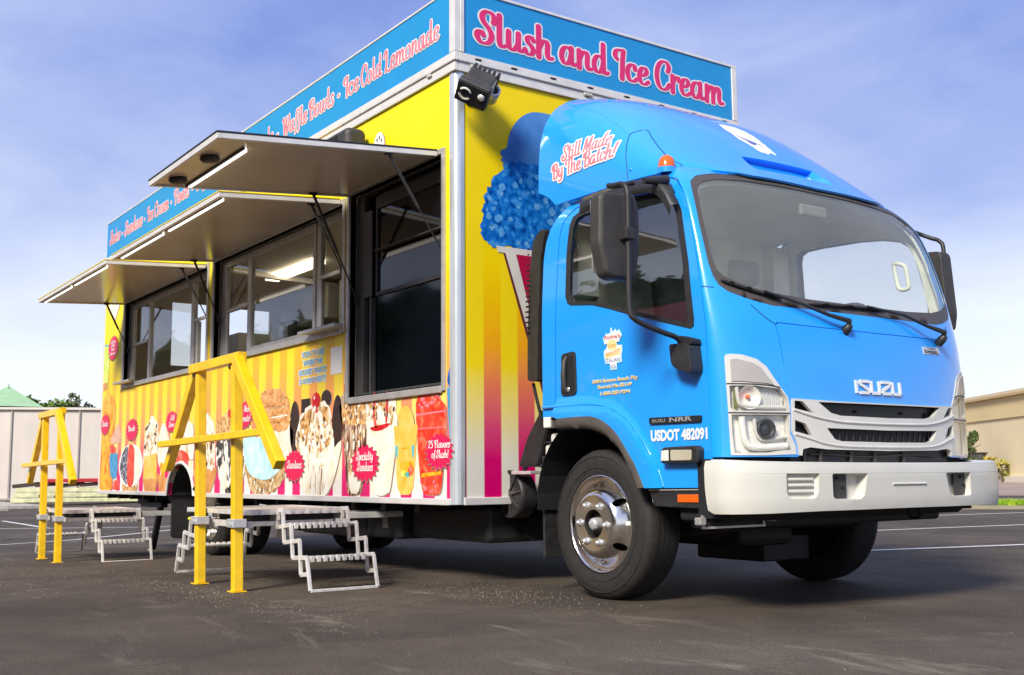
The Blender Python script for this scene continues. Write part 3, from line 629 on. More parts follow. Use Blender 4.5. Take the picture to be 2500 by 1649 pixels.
# ---- kerb island on the left
part(None, 'kerb', lambda m: [m.box(-38, -31, -6, 4.4, -.26, -.14), m.box(-31.05, -29, -6, 3.0, -.26, -.15)], CONC, .02, kind='structure')
gpoly([(-39, 5), (-47, 3), (-51, -8), (-38, -8)], .012, 'pavement', mat('pavement', (.30, .25, .20), .9, 0, 0, .15, 1), kind='structure')

# ---- beige building on the right
RB = thing('warehouse', (-20, 52, 0), 'long beige warehouse with a darker top band, beyond the grass and road', 'building')
BEIGE = mat('beige_wall_lower', (.72, .60, .37), .85, 0, 0, .05, .25, .05, 2); BEIGE2 = mat('beige_wall_band', (.66, .52, .26), .8, 0, 0, .05, .25); ROOFT = mat('roof_trim_tan', (.46, .34, .16), .7)
P0 = Vector((-33.8, 59.9)); dd_ = Vector((.8, -.6)); nn_ = Vector((-.6, -.8))
def rb(t0, t1, z0, z1, off, depth, name, mt):
    a = P0+dd_*t0+nn_*off; b = P0+dd_*t1+nn_*off; c = b-nn_*depth; e = a-nn_*depth
    m = MB(); m.prism([(a.x, a.y), (b.x, b.y), (c.x, c.y), (e.x, e.y)], 2, z0, z1); return m.build(name, mt, RB)
for i in range(9): rb(-30+i*8+.008, -22+i*8-.008, 0, 3.75, 0, 14, 'wall_panel', BEIGE)
rb(-30, 42, -.1, 3.6, -.08, 13.8, 'wall_core', BEIGE)
rb(-30.2, 42.2, 3.75, 4.98, .10, 14.2, 'wall_band', BEIGE2)
rb(-30.6, 42.6, 4.98, 5.12, .35, 14.6, 'gutter', ROOFT); rb(-30.6, 42.6, 5.12, 5.30, .22, 14.4, 'roof_edge', mat('roof_light', (.60, .50, .32), .7))
rb(-30, 42, 0, .35, .3, .3, 'plinth', mat('plinth_pale', (.70, .62, .50), .85))
tree('shrub', -32.8, 57.2, 0, 3.3, .80, LEAF3, 'tall dark bushy shrub against the beige warehouse wall', 'shrub', 2200, .13, 8, 1.2, .1, 14, .04)
ub = thing('utility_cabinet', (-32.3, 57.3, 0), 'dark utility cabinet between the tall shrub and the yellow bush', 'cabinet')
part(ub, 'housing', lambda m: m.box(-32.7, -32.15, 57.2, 57.8, 0, 1.7), mat('utility_dark', (.07, .075, .06), .6, 0, 0, .3, 2), .04); part(ub, 'lid', lambda m: m.box(-32.75, -32.1, 57.15, 57.85, 1.7, 1.78), GREYP); part(ub, 'door', lambda m: m.box(-32.14, -32.11, 57.25, 57.75, .3, 1.5), MATS['utility_dark'])
tree('bush', -33.2, 56.6, 0, 1.3, .9, leafm('leaves_low', (.10, .15, .02), (.22, .30, .05), (.34, .38, .10)), 'low round green bush at the foot of the tall dark shrub', 'bush', 900, .13, 18, .7, .06, 8, .1)
tree('bush', -31.5, 57.2, 0, 1.7, .5, LEAF4, 'upright yellow bush by the beige warehouse wall', 'bush', 500, .15, 9, 1.2, .06, 5, .1)
tree('sapling', -30.9, 57.2, 0, 1.4, .5, leafm('leaves_sparse', (.20, .22, .04), (.32, .30, .06), (.40, .30, .08)), 'thin sparse sapling in front of the warehouse, right of the yellow bush', 'sapling', 90, .15, 10, 1.0, .05, 4, .2)

# ---- trees and a red-roofed cream building on the other side of the lot, seen mirrored in the truck's windows
m = MB(); m.rn = False; vs = []; nx_ = 120; ny_ = 18
for i in range(nx_):
    u = i/(nx_-1); x = -125+150*u; yb = -34-3*math.sin(u*5)
    H = 16.0+3.0*noise.noise(Vector((x*.12, 3, 0)))+1.5*noise.noise(Vector((x*.5, 7, 0)))
    for j in range(ny_):
        v = j/(ny_-1); z = -.3+H*v; o = 2.2*noise.noise(Vector((x*.35, z*.5, 1)))+1.1*noise.noise(Vector((x*1.1, z*1.2, 5)))
        vs.append((x+.8*noise.noise(Vector((x, z, 9))), yb+o-v*v*3, z+.5*noise.noise(Vector((x*.9, z, 4)))))
m.add(vs, [(i*ny_+j, (i+1)*ny_+j, (i+1)*ny_+j+1, i*ny_+j+1) for i in range(nx_-1) for j in range(ny_-1)])
rnd = random.Random(21)
for i in range(4000):
    q = Vector(rnd.choice(vs))+Vector((rnd.uniform(-.6, .6), rnd.uniform(-.3, 1.0), rnd.uniform(-.5, .7))); a = Vector((rnd.uniform(-1, 1), rnd.uniform(-1, 1), rnd.uniform(-1, 1))).normalized(); e = a.orthogonal().normalized(); s_ = rnd.uniform(.2, .5)
    m.add([q-a*s_, q+e*s_*.6, q+a*s_, q-e*s_*.6], [(0, 1, 2, 3)])
m.build('treeline', LEAF3, kind='stuff')
RC = thing('cream_building', (-21, -26, -.25), 'cream building with red roof and red doors mirrored in the cab side window', 'building')
CRM = mat('cream_render', (.60, .56, .42), .8); RDM = mat('dull_red_boards', (.38, .06, .05), .7, 0, 0, .12, 1)
part(RC, 'wall', lambda m: m.box(-29, -13, -30, -22, -.25, 5.5), CRM)
part(RC, 'roof', lambda m: m.prism([(-21.6, 5.3), (-21.7, 5.7), (-26, 8.0), (-30.4, 5.7), (-30.4, 5.3)], 0, -29.4, -12.6), RDM)
for x in (-27.5, -24.6, -21.4, -17.6): part(RC, 'door', lambda m, x=x: m.box(x, x+1.6, -22.0, -21.93, -.2 if x < -25 else 2.6, 4.6), RDM)

# ============================================================ the food truck
T = thing('food_truck', (-3, 1.265, 0), 'bright blue and yellow ice cream food truck with open serving hatches, parked on asphalt', 'food truck')
W = 2.53
SIDE = lambda u, v, l=0: (u, -l, v)
FRONT = lambda u, v, l=0: (l, u, v)
def rect(x0, x1, z0, z1): return [(x0, z0), (x1, z0), (x1, z1), (x0, z1)]
WIN = [(-1.43, -.145, 1.225, 2.70), (-4.21, -1.535, 1.745, 2.665), (-7.10, -4.385, 1.725, 2.655)]
arch = [(-5.42, .50)]+[(-5.01+.41*math.cos(t), .47+.345*math.sin(t)) for t in [PI-PI*i/20 for i in range(1, 20)]]+[(-4.60, .50)]
outer = [(-7.98, .50)]+arch+[(0-.03, .50), (-.03, 3.20), (-7.98, 3.20)]
side = patch(outer, [rect(*q) for q in WIN], SIDE, .30, 'side_wall', SIDEW, T, thick=.045, smooth=False)
frontw = patch([(.03, .50), (W-.03, .50), (W-.03, 3.20), (.03, 3.20)], [], FRONT, .5, 'front_wall', FRONTW, T, thick=.045, smooth=False)
YV = mat('yellow_vinyl_plain', (.88, .66, .0), .4)
part(T, 'far_wall', lambda m: m.box(-7.98, 0, W-.045, W, .50, 3.2), YV)
rear = patch([(.05, .50), (W-.05, .50), (W-.05, 3.2), (.05, 3.2)], [rect(.80, 1.26, 2.06, 2.86), rect(1.46, 2.1, 2.0, 2.84)], lambda u, v: (-7.98, u, v), .5, 'rear_wall', YV, T, thick=.045, flip=True, smooth=False)
def cpost(m):
    pr = [(-.062, -.004), (-.030, -.006), (-.010, 0), (.002, .012), (.007, .032), (.006, .062), (-.04, .062), (-.062, .02)]
    m.prism(pr, 2, .497, 3.215)
part(T, 'corner_post', cpost, POSTM)
part(T, 'corner_post', lambda m: m.prism([(p[0], W-p[1]) for p in [(-.062, -.004), (-.030, -.006), (-.010, 0), (.002, .012), (.007, .032), (.006, .062), (-.04, .062)]], 2, .497, 3.215), POSTM)
part(T, 'corner_post', lambda m: m.box(-7.995, -7.94, -.006, .05, .497, 3.215), CREAMT, .01)
BR = mat('bottom_rail_white', (.70, .68, .66), .4, .2)
part(T, 'bottom_rail', lambda m: (m.box(-7.99, -5.44, -.014, .03, .492, .532), m.box(-4.585, -.06, -.014, .03, .492, .532)), BR, .004)
part(T, 'bottom_rail', lambda m: m.box(-.02, .014, .055, W-.05, .492, .538), BR, .004)
part(T, 'arch_trim', lambda m: m.tube([(x, -.012, z) for x, z in arch], .016, 6), BR)
def liner(m):
    P = [(-5.42, .50)]+[(-5.01+.43*math.cos(t), .47+.365*math.sin(t)) for t in [PI-PI*i/20 for i in range(1, 20)]]+[(-4.60, .50)]
    m.add([(x, y, z) for x, z in P for y in (.01, .95)], [(2*i, 2*i+1, 2*i+3, 2*i+2) for i in range(len(P)-1)])
    m.box(-5.42, -4.60, .92, .95, .2, .85)
part(T, 'wheel_arch_liner', liner, BLACK)
# roof, cornice rails and the sign boxes
part(T, 'roof', lambda m: m.box(-7.97, -.02, .02, W-.02, 3.205, 3.24), mat('roof_white', (.75, .74, .7), .5), .01)
for z0, z1, o in ((3.203, 3.232, .018), (3.234, 3.268, .010), (3.270, 3.296, .022), (3.298, 3.330, .014)):
    part(T, 'cornice_rail', lambda m: m.box(-7.99, o, -o, .02, z0, z1), CREAMT, .004)
    part(T, 'cornice_rail', lambda m: m.box(-.02, o, .021, W+o, z0, z1), CREAMT, .004)
for y in (.14, .42, .74, 1.06, 1.39, 1.72, 2.04, 2.36): part(T, 'marker_clip', lambda m: m.box(.012, .026, y, y+.045, 3.300, 3.309), BLACKP, .002)
for y in (.10, 1.02): part(T, 'marker_lamp', lambda m: m.box(.016, .032, y, y+.075, 3.238, 3.262), mat('clear_marker', (.5, .47, .42), .2) if 'clear_marker' not in MATS else MATS['clear_marker'], .006)
for x in (-.26, -2.6, -5.2): part(T, 'marker_lamp', lambda m: m.box(x-.05, x, -.032, -.016, 3.240, 3.264), MATS['clear_marker'], .006)
sgs = part(T, 'side_sign', lambda m: m.box(-7.98, -.055, -.004, .05, 3.334, 3.752), SIGNB)
sgf = part(T, 'front_sign', lambda m: m.box(-.05, .004, .062, W-.045, 3.334, 3.752), SIGNB)
part(sgf, 'sign_trim', lambda m: (m.box(-.055, .012, .035, W+.012, 3.753, 3.772), m.box(-.05, .014, .030, .060, 3.334, 3.752), m.box(-.05, .014, W-.043, W+.006, 3.334, 3.752)), CREAMT, .003)
part(sgs, 'sign_trim', lambda m: (m.box(-7.985, -.0562, -.010, .05, 3.753, 3.768), m.box(-.0545, .010, -.012, .029, 3.334, 3.775)), CREAMT, .003)
part(sgf, 'sign_post', lambda m: m.box(-.30, -.24, .3, .36, 3.24, 3.75), CREAMT)
SGS = lambda u, v, l=0: (u, -.0042-l, v); SGF = lambda u, v, l=0: (.0042+l, u, v)
script('Slush and Ice Cream', .150, 2.385, 3.437, .120, SGF, 'lettering', [WHITE, PINK], sgf, slant=.0, thick=.325, thin=.13, grow=.085)
zb, hh = 3.478, .088
for txt, a, b in (('Shakes', -7.86, -7.42), ('*', -7.37, -7.31), ('Sundaes', -7.24, -6.55), ('*', -6.50, -6.44), ('Ice Cream', -6.38, -5.64), ('*', -5.59, -5.53), ('Floats', -5.47, -5.0), ('*', -4.93, -4.87), ('Waffle Cones', -4.80, -4.05), ('*', -4.0, -3.94), ('Sundae', -3.87, -3.39), ('Bowls', -3.33, -2.88), ('*', -2.82, -2.76), ('Waffle', -2.69, -2.20), ('Bowls', -2.17, -1.72), ('*', -1.67, -1.61), ('Ice', -1.56, -1.31), ('Cold', -1.28, -.96), ('Lemonade', -.93, -.185)):
    script(txt, a, b, zb, hh, SGS, 'lettering', [WHITE, PINKL], sgs, slant=.0, thick=.235, thin=.10, grow=.10)
# ---- serving windows
def wframe(x0, x1, z0, z1, par, wd=.036, y0=-.018, y1=.05, mt=None):
    mt = mt or FRAME
    part(par, 'frame_side', lambda m: m.box(x0-wd, x0, y0, y1, z0-wd, z1+wd), mt, .004)
    part(par, 'frame_side', lambda m: m.box(x1, x1+wd, y0, y1, z0-wd, z1+wd), mt, .004)
    part(par, 'frame_rail', lambda m: m.box(x0+.0005, x1-.0005, y0, y1, z1, z1+wd), mt, .004)
    part(par, 'frame_rail', lambda m: m.box(x0+.0005, x1-.0005, y0-.006, y1, z0-wd-.01, z0), mt, .004)
JAMB = mat('window_jamb_dark', (.07, .066, .064), .5)
def win_root(x0, x1, z0, z1):
    m = MB(); e = .0
    for a in ((x0, x0+.012, z0, z1), (x1-.012, x1, z0, z1), (x0+.013, x1-.013, z0, z0+.012), (x0+.013, x1-.013, z1-.012, z1)): m.box(a[0], a[1], .0505, .11, a[2], a[3])
    return m.build('serving_window', JAMB, T)
def bars(par, lst, y0=.055, y1=.085, name='mullion', mt=None):
    for x0, x1, z0, z1 in lst: part(par, name, lambda m: m.box(x0, x1, y0, y1, z0, z1), mt or FRAME, .003)
w1 = win_root(*WIN[0]); wframe(*WIN[0], w1, .034)
bars(w1, [(-1.418, -1.33, 1.24, 2.69), (-1.24, -1.215, 1.24, 1.93)], .056, .10, mt=JAMB)
bars(w1, [(-1.329, -1.20, 1.935, 2.56)], .05, .062, 'sash_side', JAMB)
bars(w1, [(-1.139, -.165, 1.925, 1.952), (-1.139, -.165, 2.55, 2.64), (-1.139, -1.118, 1.953, 2.549)], .05, .07, 'sash_rail', BLACKP)
part(w1, 'pane', lambda m: m.box(-1.137, -.158, .066, .070, 1.24, 2.685), DARKGL)
part(w1, 'shelf_edge', lambda m: m.box(-1.10, -.17, .020, .05, 2.236, 2.250), GREYP, .002)
part(w1, 'sill', lambda m: m.box(-1.33, -.157, .015, .0655, 1.237, 1.25), mat('sill_dark', (.05, .05, .045), .4))
w2 = win_root(*WIN[1]); wframe(*WIN[1], w2)
bars(w2, [(-4.197, -4.07, 1.757, 2.652), (-3.55, -3.47, 1.757, 2.652), (-2.20, -2.155, 1.757, 2.652), (-2.12, -2.06, 1.757, 2.652), (-1.60, -1.548, 1.757, 2.652), (-4.07, -3.55, 2.60, 2.652), (-3.47, -2.20, 2.60, 2.652), (-2.06, -1.60, 2.60, 2.652)], .060, .098)
bars(w2, [(-4.069, -3.551, 2.165, 2.195), (-2.059, -1.601, 2.18, 2.21), (-4.03, -4.0, 1.757, 2.164), (-2.059, -2.02, 1.757, 2.179)], .048, .072, 'sash_rail')
bars(w2, [(-3.469, -2.201, 1.757, 1.80)], .060, .098)
for a, b, c, d_, y in ((-4.069, -3.551, 2.196, 2.599, .08), (-3.469, -2.201, 1.801, 2.599, .08), (-2.059, -1.601, 2.211, 2.599, .08)): part(w2, 'pane', lambda m: m.box(a, b, y, y+.004, c, d_), GLASS_G)
part(w2, 'shelf', lambda m: m.prism([(-2.12, -.10), (-1.49, -.10), (-1.49, -.0245), (-2.02, -.0245)], 2, 1.742, 1.770), FRAME, .005)
w3 = win_root(*WIN[2]); wframe(*WIN[2], w3)
bars(w3, [(-7.088, -6.98, 1.737, 2.642), (-6.42, -6.36, 1.737, 2.642), (-5.03, -4.94, 1.737, 2.642), (-4.87, -4.83, 1.737, 2.19), (-6.98, -6.42, 2.59, 2.642), (-6.36, -5.03, 2.59, 2.642), (-4.94, -4.40, 2.59, 2.642)], .060, .098)
bars(w3, [(-6.979, -6.421, 2.15, 2.18), (-4.939, -4.40, 2.19, 2.22)], .048, .072, 'sash_rail')
for a, b, c, d_ in ((-6.979, -6.421, 2.181, 2.589), (-6.359, -5.031, 1.75, 2.589)): part(w3, 'pane', lambda m: m.box(a, b, .08, .084, c, d_), GLASS_G)
part(w3, 'shelf', lambda m: m.prism([(-7.16, -.10), (-6.55, -.10), (-6.60, -.0245), (-7.12, -.0245)], 2, 1.722, 1.748), FRAME, .005)
# galley inside
def inner(m):
    m.box(-7.93, -.05, .05, 2.48, .94, .97); m.box(-7.93, -.05, 2.455, 2.483, .97, 3.04); m.box(-.075, -.05, .05, 2.45, .97, 3.04)
part(T, 'galley_lining', inner, GALLEY)
patch([(.05, .97), (2.45, .97), (2.45, 3.04), (.05, 3.04)], [rect(.80, 1.26, 2.06, 2.86), rect(1.46, 2.1, 2.0, 2.84)], lambda u, v: (-7.925, u, v), .5, 'galley_lining', GALLEY, T, smooth=False)
part(T, 'galley_ceiling', lambda m: m.box(-7.93, -.05, .05, 2.45, 3.045, 3.07), GALLEY)
part(T, 'partition', lambda m: m.box(-1.50, -1.46, .112, 2.45, .98, 3.04), mat('partition_dark', (.02, .02, .022), .6))
part(T, 'counter', lambda m: (m.box(-7.6, -1.7, .70, .74, 1.62, 1.655), m.box(-7.6, -1.7, 1.9, 2.44, 1.0, 1.70)), ALU, .004)
part(T, 'ceiling_lamp', lambda m: m.box(-6.55, -5.25, 1.45, 1.62, 2.985, 3.04), LAMPM, .01)
part(T, 'ceiling_lamp', lambda m: m.box(-3.9, -2.6, 1.40, 1.68, 2.985, 3.04), LAMPM, .01)
part(T, 'ceiling_rail', lambda m: (m.bar((-6.10, .5, 2.98), (-6.40, 2.3, 2.98), .07, .05), m.bar((-7.8, 2.0, 2.97), (-6.5, 2.0, 2.97), .03, .03)), mat('rail_light', (.6, .55, .48), .4))
part(T, 'wall_cabinet', lambda m: (m.box(-7.6, -6.9, 2.1, 2.44, 2.55, 2.95), m.box(-6.88, -6.2, 2.1, 2.44, 2.55, 2.95), m.box(-5.9, -4.6, 2.1, 2.44, 2.4, 2.95)), mat('cabinet_grey', (.30, .30, .27), .4), .01)
fr = part(T, 'freezer', lambda m: m.box(-7.90, -7.3, 1.42, 1.88, .98, 2.45), FRIDGE, .02); part(fr, 'handle', lambda m: m.box(-7.30, -7.27, 1.48, 1.50, 1.9, 2.2), ALU, .005)
ap = part(T, 'till_screen', lambda m: m.box(-7.3, -6.85, 1.93, 2.02, 2.30, 2.60), BLACKP, .02); part(ap, 'screen', lambda m: m.box(-7.22, -6.95, 1.922, 1.929, 2.37, 2.54), mat('screen_grey', (.35, .35, .33), .2))
part(T, 'dispenser', lambda m: m.box(-7.1, -6.8, 1.75, 2.0, 1.70, 2.25), BLACKP, .03)
lampd = part(T, 'pendant_lamp', lambda m: m.lathe([(.001, .01), (.11, 0), (.13, -.02), (.10, -.05), (.001, -.055)], 20, Matrix.Translation((-2.6, 1.2, 2.28))), LAMPM); part(lampd, 'stem', lambda m: m.tube([(-2.6, 1.2, 2.29), (-2.6, 1.2, 3.04)], .008), FRAME)
# ---- hatch awnings
def awning(x0, x1, depth, zh, zo, black, strips, struts, lamps=()):
    ang = math.atan2(zo-zh, depth); M0 = Matrix.Translation((0, -.02, zh)) @ Matrix.Rotation(-ang, 4, 'X')
    D = math.hypot(depth, zo-zh)
    def B(m, a, b, c, d_, e, f): m.box(a, b, -d_, -c, e, f, M0)      # c..d_: distance out from the hinge
    m = MB(); B(m, x0+.03, x1-.03, .03, D-.03, -.012, 0.0); aw = m.build('awning', AWN, T)
    def P(name, mt, *bs, bevel=.003):
        m = MB()
        for b in bs: B(m, *b)
        return m.build(name, mt, aw, bevel)
    P('edge_trim', CREAMT, (x0, x1, D-.029, D, -.022, .012)); P('edge_trim', CREAMT, (x0, x0+.029, .0, D-.030, -.022, .012)); P('edge_trim', CREAMT, (x1-.029, x1, .0, D-.030, -.022, .012)); P('hinge_rail', FRAME, (x0+.030, x1-.030, 0, .028, -.018, .014))
    P('outer_skin', BLACKP if black else YV, (x0-.004, x1+.004, 0, D+.004, .0125, .022))
    for a, b, dd in strips: P('light_strip', LEDM, (a, b, dd-.010, dd+.010, -.034, -.0125)); P('strip_holder', BLACKP, (a-.02, b+.02, dd+.0105, dd+.026, -.026, -.0125))
    for a, dd in lamps:
        m = MB(); m.lathe([(.001, -.012), (.055, -.014), (.062, -.03), (.045, -.045), (.001, -.046)], 14, M0 @ Matrix.Translation((a, -dd, 0))); m.box(a-.09, a+.05, -dd-.015, -dd+.015, -.03, -.013, M0); m.build('hatch_lamp', GREYP, aw)
    for (xa, da, zb_, yb) in struts:
        a = M0 @ Vector((xa, -da, -.02)); b = Vector((xa, yb, zb_)); c = a+(b-a)*.55
        m = MB(); m.tube([a, c], .011, 8); m.tube([c, b], .006, 6); m.box(b.x-.012, b.x+.012, b.y-.015, b.y+.015, b.z-.03, b.z+.02); m.box(a.x-.015, a.x+.015, a.y-.025, a.y+.025, a.z-.01, a.z+.02)
        m.build('gas_strut', BLACKP, aw)
    return aw
awning(-1.44, -.185, 1.44, 2.715, 2.585, True, [(-1.37, -.39, 1.20)], [(-1.395, .30, 1.93, .04), (-.215, .34, 2.08, .04)], [(-.63, 1.33), (-1.21, 1.33)])
awning(-4.215, -1.56, .925, 2.690, 2.615, False, [(-2.80, -1.63, .875), (-4.09, -2.94, .875)], [(-1.62, .21, 2.19, .03), (-4.17, .20, 2.13, .03)])
awning(-7.10, -4.42, .925, 2.665, 2.612, False, [(-5.71, -4.56, .875), (-7.01, -5.85, .875)], [(-4.46, .22, 2.16, .03), (-7.06, .21, 2.12, .03)])
# ---- camera pod / speaker above the front hatch
m = MB(); m.box(-1.62, -1.12, -.20, -.03, 2.90, 3.12); sp = m.build('side_speaker', GREYP, T, .05, 5)
part(sp, 'bracket', lambda m: (m.box(-1.68, -1.63, -.16, 0, 2.96, 3.10), m.box(-1.45, -1.30, -.04, -.001, 2.95, 3.06)), FRAME, .006)
part(sp, 'grille', lambda m: [m.box(-1.60+.03*i, -1.585+.03*i, -.2045, -.2, 2.94, 3.08) for i in range(12)], BLACK)

# ---- printed pictures on the side
IMG = []
def pic(name, polys, mats, base=0):
    mats = mats if isinstance(mats, list) else [mats]
    lo = min(l for p, l, mi in polys); n = len(mats)
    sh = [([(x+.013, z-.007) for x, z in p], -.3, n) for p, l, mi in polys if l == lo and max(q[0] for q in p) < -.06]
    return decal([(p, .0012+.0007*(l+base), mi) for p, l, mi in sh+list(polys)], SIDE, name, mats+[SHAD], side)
sm = smooth_poly
def specks(poly, n, s0, s1, lay, mis, seed=0, asp=1.0):
    rnd = random.Random(seed); xs = [q[0] for q in poly]; zs = [q[1] for q in poly]; out = []; t = 0
    while len(out) < n and t < n*30:
        t += 1; x = rnd.uniform(min(xs), max(xs)); z = rnd.uniform(min(zs), max(zs))
        if not pip((x, z), poly): continue
        r = rnd.uniform(s0, s1); k = rnd.randint(5, 7); a0 = rnd.uniform(0, 6); q = [(x+r*rnd.uniform(.6, 1.2)*math.cos(a0+6.283*i/k), z+asp*r*rnd.uniform(.6, 1.2)*math.sin(a0+6.283*i/k)) for i in range(k)]
        out.append((q, lay+.15*(len(out) % 6), rnd.choice(mis)))
    return out
# red slush cup
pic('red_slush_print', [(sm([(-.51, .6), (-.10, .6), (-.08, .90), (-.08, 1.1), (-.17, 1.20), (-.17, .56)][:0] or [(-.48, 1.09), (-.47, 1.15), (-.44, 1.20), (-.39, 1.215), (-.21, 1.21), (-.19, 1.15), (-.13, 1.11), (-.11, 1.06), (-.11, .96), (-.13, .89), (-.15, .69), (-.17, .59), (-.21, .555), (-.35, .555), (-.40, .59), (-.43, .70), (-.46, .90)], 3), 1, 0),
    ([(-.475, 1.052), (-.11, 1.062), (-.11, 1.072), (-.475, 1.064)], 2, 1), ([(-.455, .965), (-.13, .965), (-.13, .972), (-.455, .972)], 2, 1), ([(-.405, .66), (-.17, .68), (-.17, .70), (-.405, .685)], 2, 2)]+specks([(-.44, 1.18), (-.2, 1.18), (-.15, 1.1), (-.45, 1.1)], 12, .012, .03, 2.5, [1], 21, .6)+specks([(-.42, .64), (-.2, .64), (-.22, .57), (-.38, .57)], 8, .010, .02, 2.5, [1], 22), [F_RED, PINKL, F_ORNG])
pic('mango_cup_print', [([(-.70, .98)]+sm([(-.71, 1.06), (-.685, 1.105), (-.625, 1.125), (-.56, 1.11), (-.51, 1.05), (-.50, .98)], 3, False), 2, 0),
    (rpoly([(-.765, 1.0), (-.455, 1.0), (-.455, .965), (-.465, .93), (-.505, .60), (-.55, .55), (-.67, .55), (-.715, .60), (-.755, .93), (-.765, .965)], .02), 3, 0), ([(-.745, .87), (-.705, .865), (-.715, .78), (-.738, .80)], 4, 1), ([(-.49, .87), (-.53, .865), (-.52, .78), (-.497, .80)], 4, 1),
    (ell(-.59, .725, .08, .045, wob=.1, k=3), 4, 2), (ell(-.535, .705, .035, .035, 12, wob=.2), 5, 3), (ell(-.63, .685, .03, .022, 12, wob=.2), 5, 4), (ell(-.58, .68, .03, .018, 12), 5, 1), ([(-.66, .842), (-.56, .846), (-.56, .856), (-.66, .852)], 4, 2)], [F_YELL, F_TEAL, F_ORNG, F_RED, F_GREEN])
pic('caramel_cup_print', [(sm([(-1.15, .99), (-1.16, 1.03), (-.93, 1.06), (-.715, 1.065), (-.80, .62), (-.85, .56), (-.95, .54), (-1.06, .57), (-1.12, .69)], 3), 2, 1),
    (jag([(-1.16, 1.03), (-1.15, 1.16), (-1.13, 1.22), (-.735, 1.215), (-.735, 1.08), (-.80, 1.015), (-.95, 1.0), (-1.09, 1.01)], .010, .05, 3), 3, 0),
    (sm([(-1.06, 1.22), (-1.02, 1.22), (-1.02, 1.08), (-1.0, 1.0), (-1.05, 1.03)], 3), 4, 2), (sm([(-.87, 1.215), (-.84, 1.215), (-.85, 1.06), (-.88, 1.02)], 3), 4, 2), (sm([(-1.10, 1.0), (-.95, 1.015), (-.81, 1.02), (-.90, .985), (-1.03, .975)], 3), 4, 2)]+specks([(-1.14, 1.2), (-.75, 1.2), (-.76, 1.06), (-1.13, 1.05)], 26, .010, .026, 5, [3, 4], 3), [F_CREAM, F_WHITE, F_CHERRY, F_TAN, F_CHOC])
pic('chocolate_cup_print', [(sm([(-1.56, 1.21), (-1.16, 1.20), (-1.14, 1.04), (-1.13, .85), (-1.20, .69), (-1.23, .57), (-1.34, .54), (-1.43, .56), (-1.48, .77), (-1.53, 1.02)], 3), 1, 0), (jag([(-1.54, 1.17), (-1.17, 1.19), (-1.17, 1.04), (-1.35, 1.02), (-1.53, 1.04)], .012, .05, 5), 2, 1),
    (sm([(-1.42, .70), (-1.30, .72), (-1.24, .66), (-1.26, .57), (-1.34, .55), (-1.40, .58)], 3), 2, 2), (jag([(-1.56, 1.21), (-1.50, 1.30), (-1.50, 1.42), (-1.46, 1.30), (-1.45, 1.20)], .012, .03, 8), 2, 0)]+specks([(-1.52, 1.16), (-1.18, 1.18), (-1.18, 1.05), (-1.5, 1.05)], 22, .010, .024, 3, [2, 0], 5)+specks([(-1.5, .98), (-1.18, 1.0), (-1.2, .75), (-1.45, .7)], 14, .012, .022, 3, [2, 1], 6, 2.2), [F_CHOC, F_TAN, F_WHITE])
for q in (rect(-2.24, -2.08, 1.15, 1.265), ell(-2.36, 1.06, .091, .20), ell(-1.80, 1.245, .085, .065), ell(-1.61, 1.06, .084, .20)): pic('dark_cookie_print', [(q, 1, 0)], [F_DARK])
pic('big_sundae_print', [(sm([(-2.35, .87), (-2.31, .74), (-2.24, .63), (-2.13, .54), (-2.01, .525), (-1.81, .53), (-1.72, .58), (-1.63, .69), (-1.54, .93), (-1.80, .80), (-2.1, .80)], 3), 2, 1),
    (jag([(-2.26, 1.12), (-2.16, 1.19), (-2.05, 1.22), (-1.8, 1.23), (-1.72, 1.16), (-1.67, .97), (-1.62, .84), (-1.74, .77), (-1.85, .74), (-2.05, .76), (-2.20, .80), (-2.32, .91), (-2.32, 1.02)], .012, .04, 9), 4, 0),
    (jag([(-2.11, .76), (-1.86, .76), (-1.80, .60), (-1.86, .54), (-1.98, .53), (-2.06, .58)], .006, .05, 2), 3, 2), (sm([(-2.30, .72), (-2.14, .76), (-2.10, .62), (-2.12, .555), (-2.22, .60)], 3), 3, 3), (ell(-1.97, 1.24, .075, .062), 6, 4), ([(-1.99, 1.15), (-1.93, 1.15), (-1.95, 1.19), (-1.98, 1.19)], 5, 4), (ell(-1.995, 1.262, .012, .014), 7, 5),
    (jag([(-2.26, 1.10), (-2.02, 1.20), (-2.10, 1.0), (-2.22, .98)], .012, .04, 6), 5, 6), (jag([(-1.90, 1.20), (-1.75, 1.18), (-1.74, 1.05), (-1.82, 1.06)], .012, .04, 7), 5, 6)]+[(ell(-2.2+.065*k, .98-.05*(k % 3), .018, .035, 10), 6, 6) for k in range(8)]+specks([(-2.26, 1.10), (-2.0, 1.20), (-1.72, 1.16), (-1.66, .95), (-1.9, .85), (-2.3, .92)], 46, .010, .026, 6, [6, 6, 7, 5], 4, 1.1), [F_CREAM, F_WHITE, F_STREAK, F_WHITE, F_CHERRY, WHITE, F_TAN, F_CHOC])
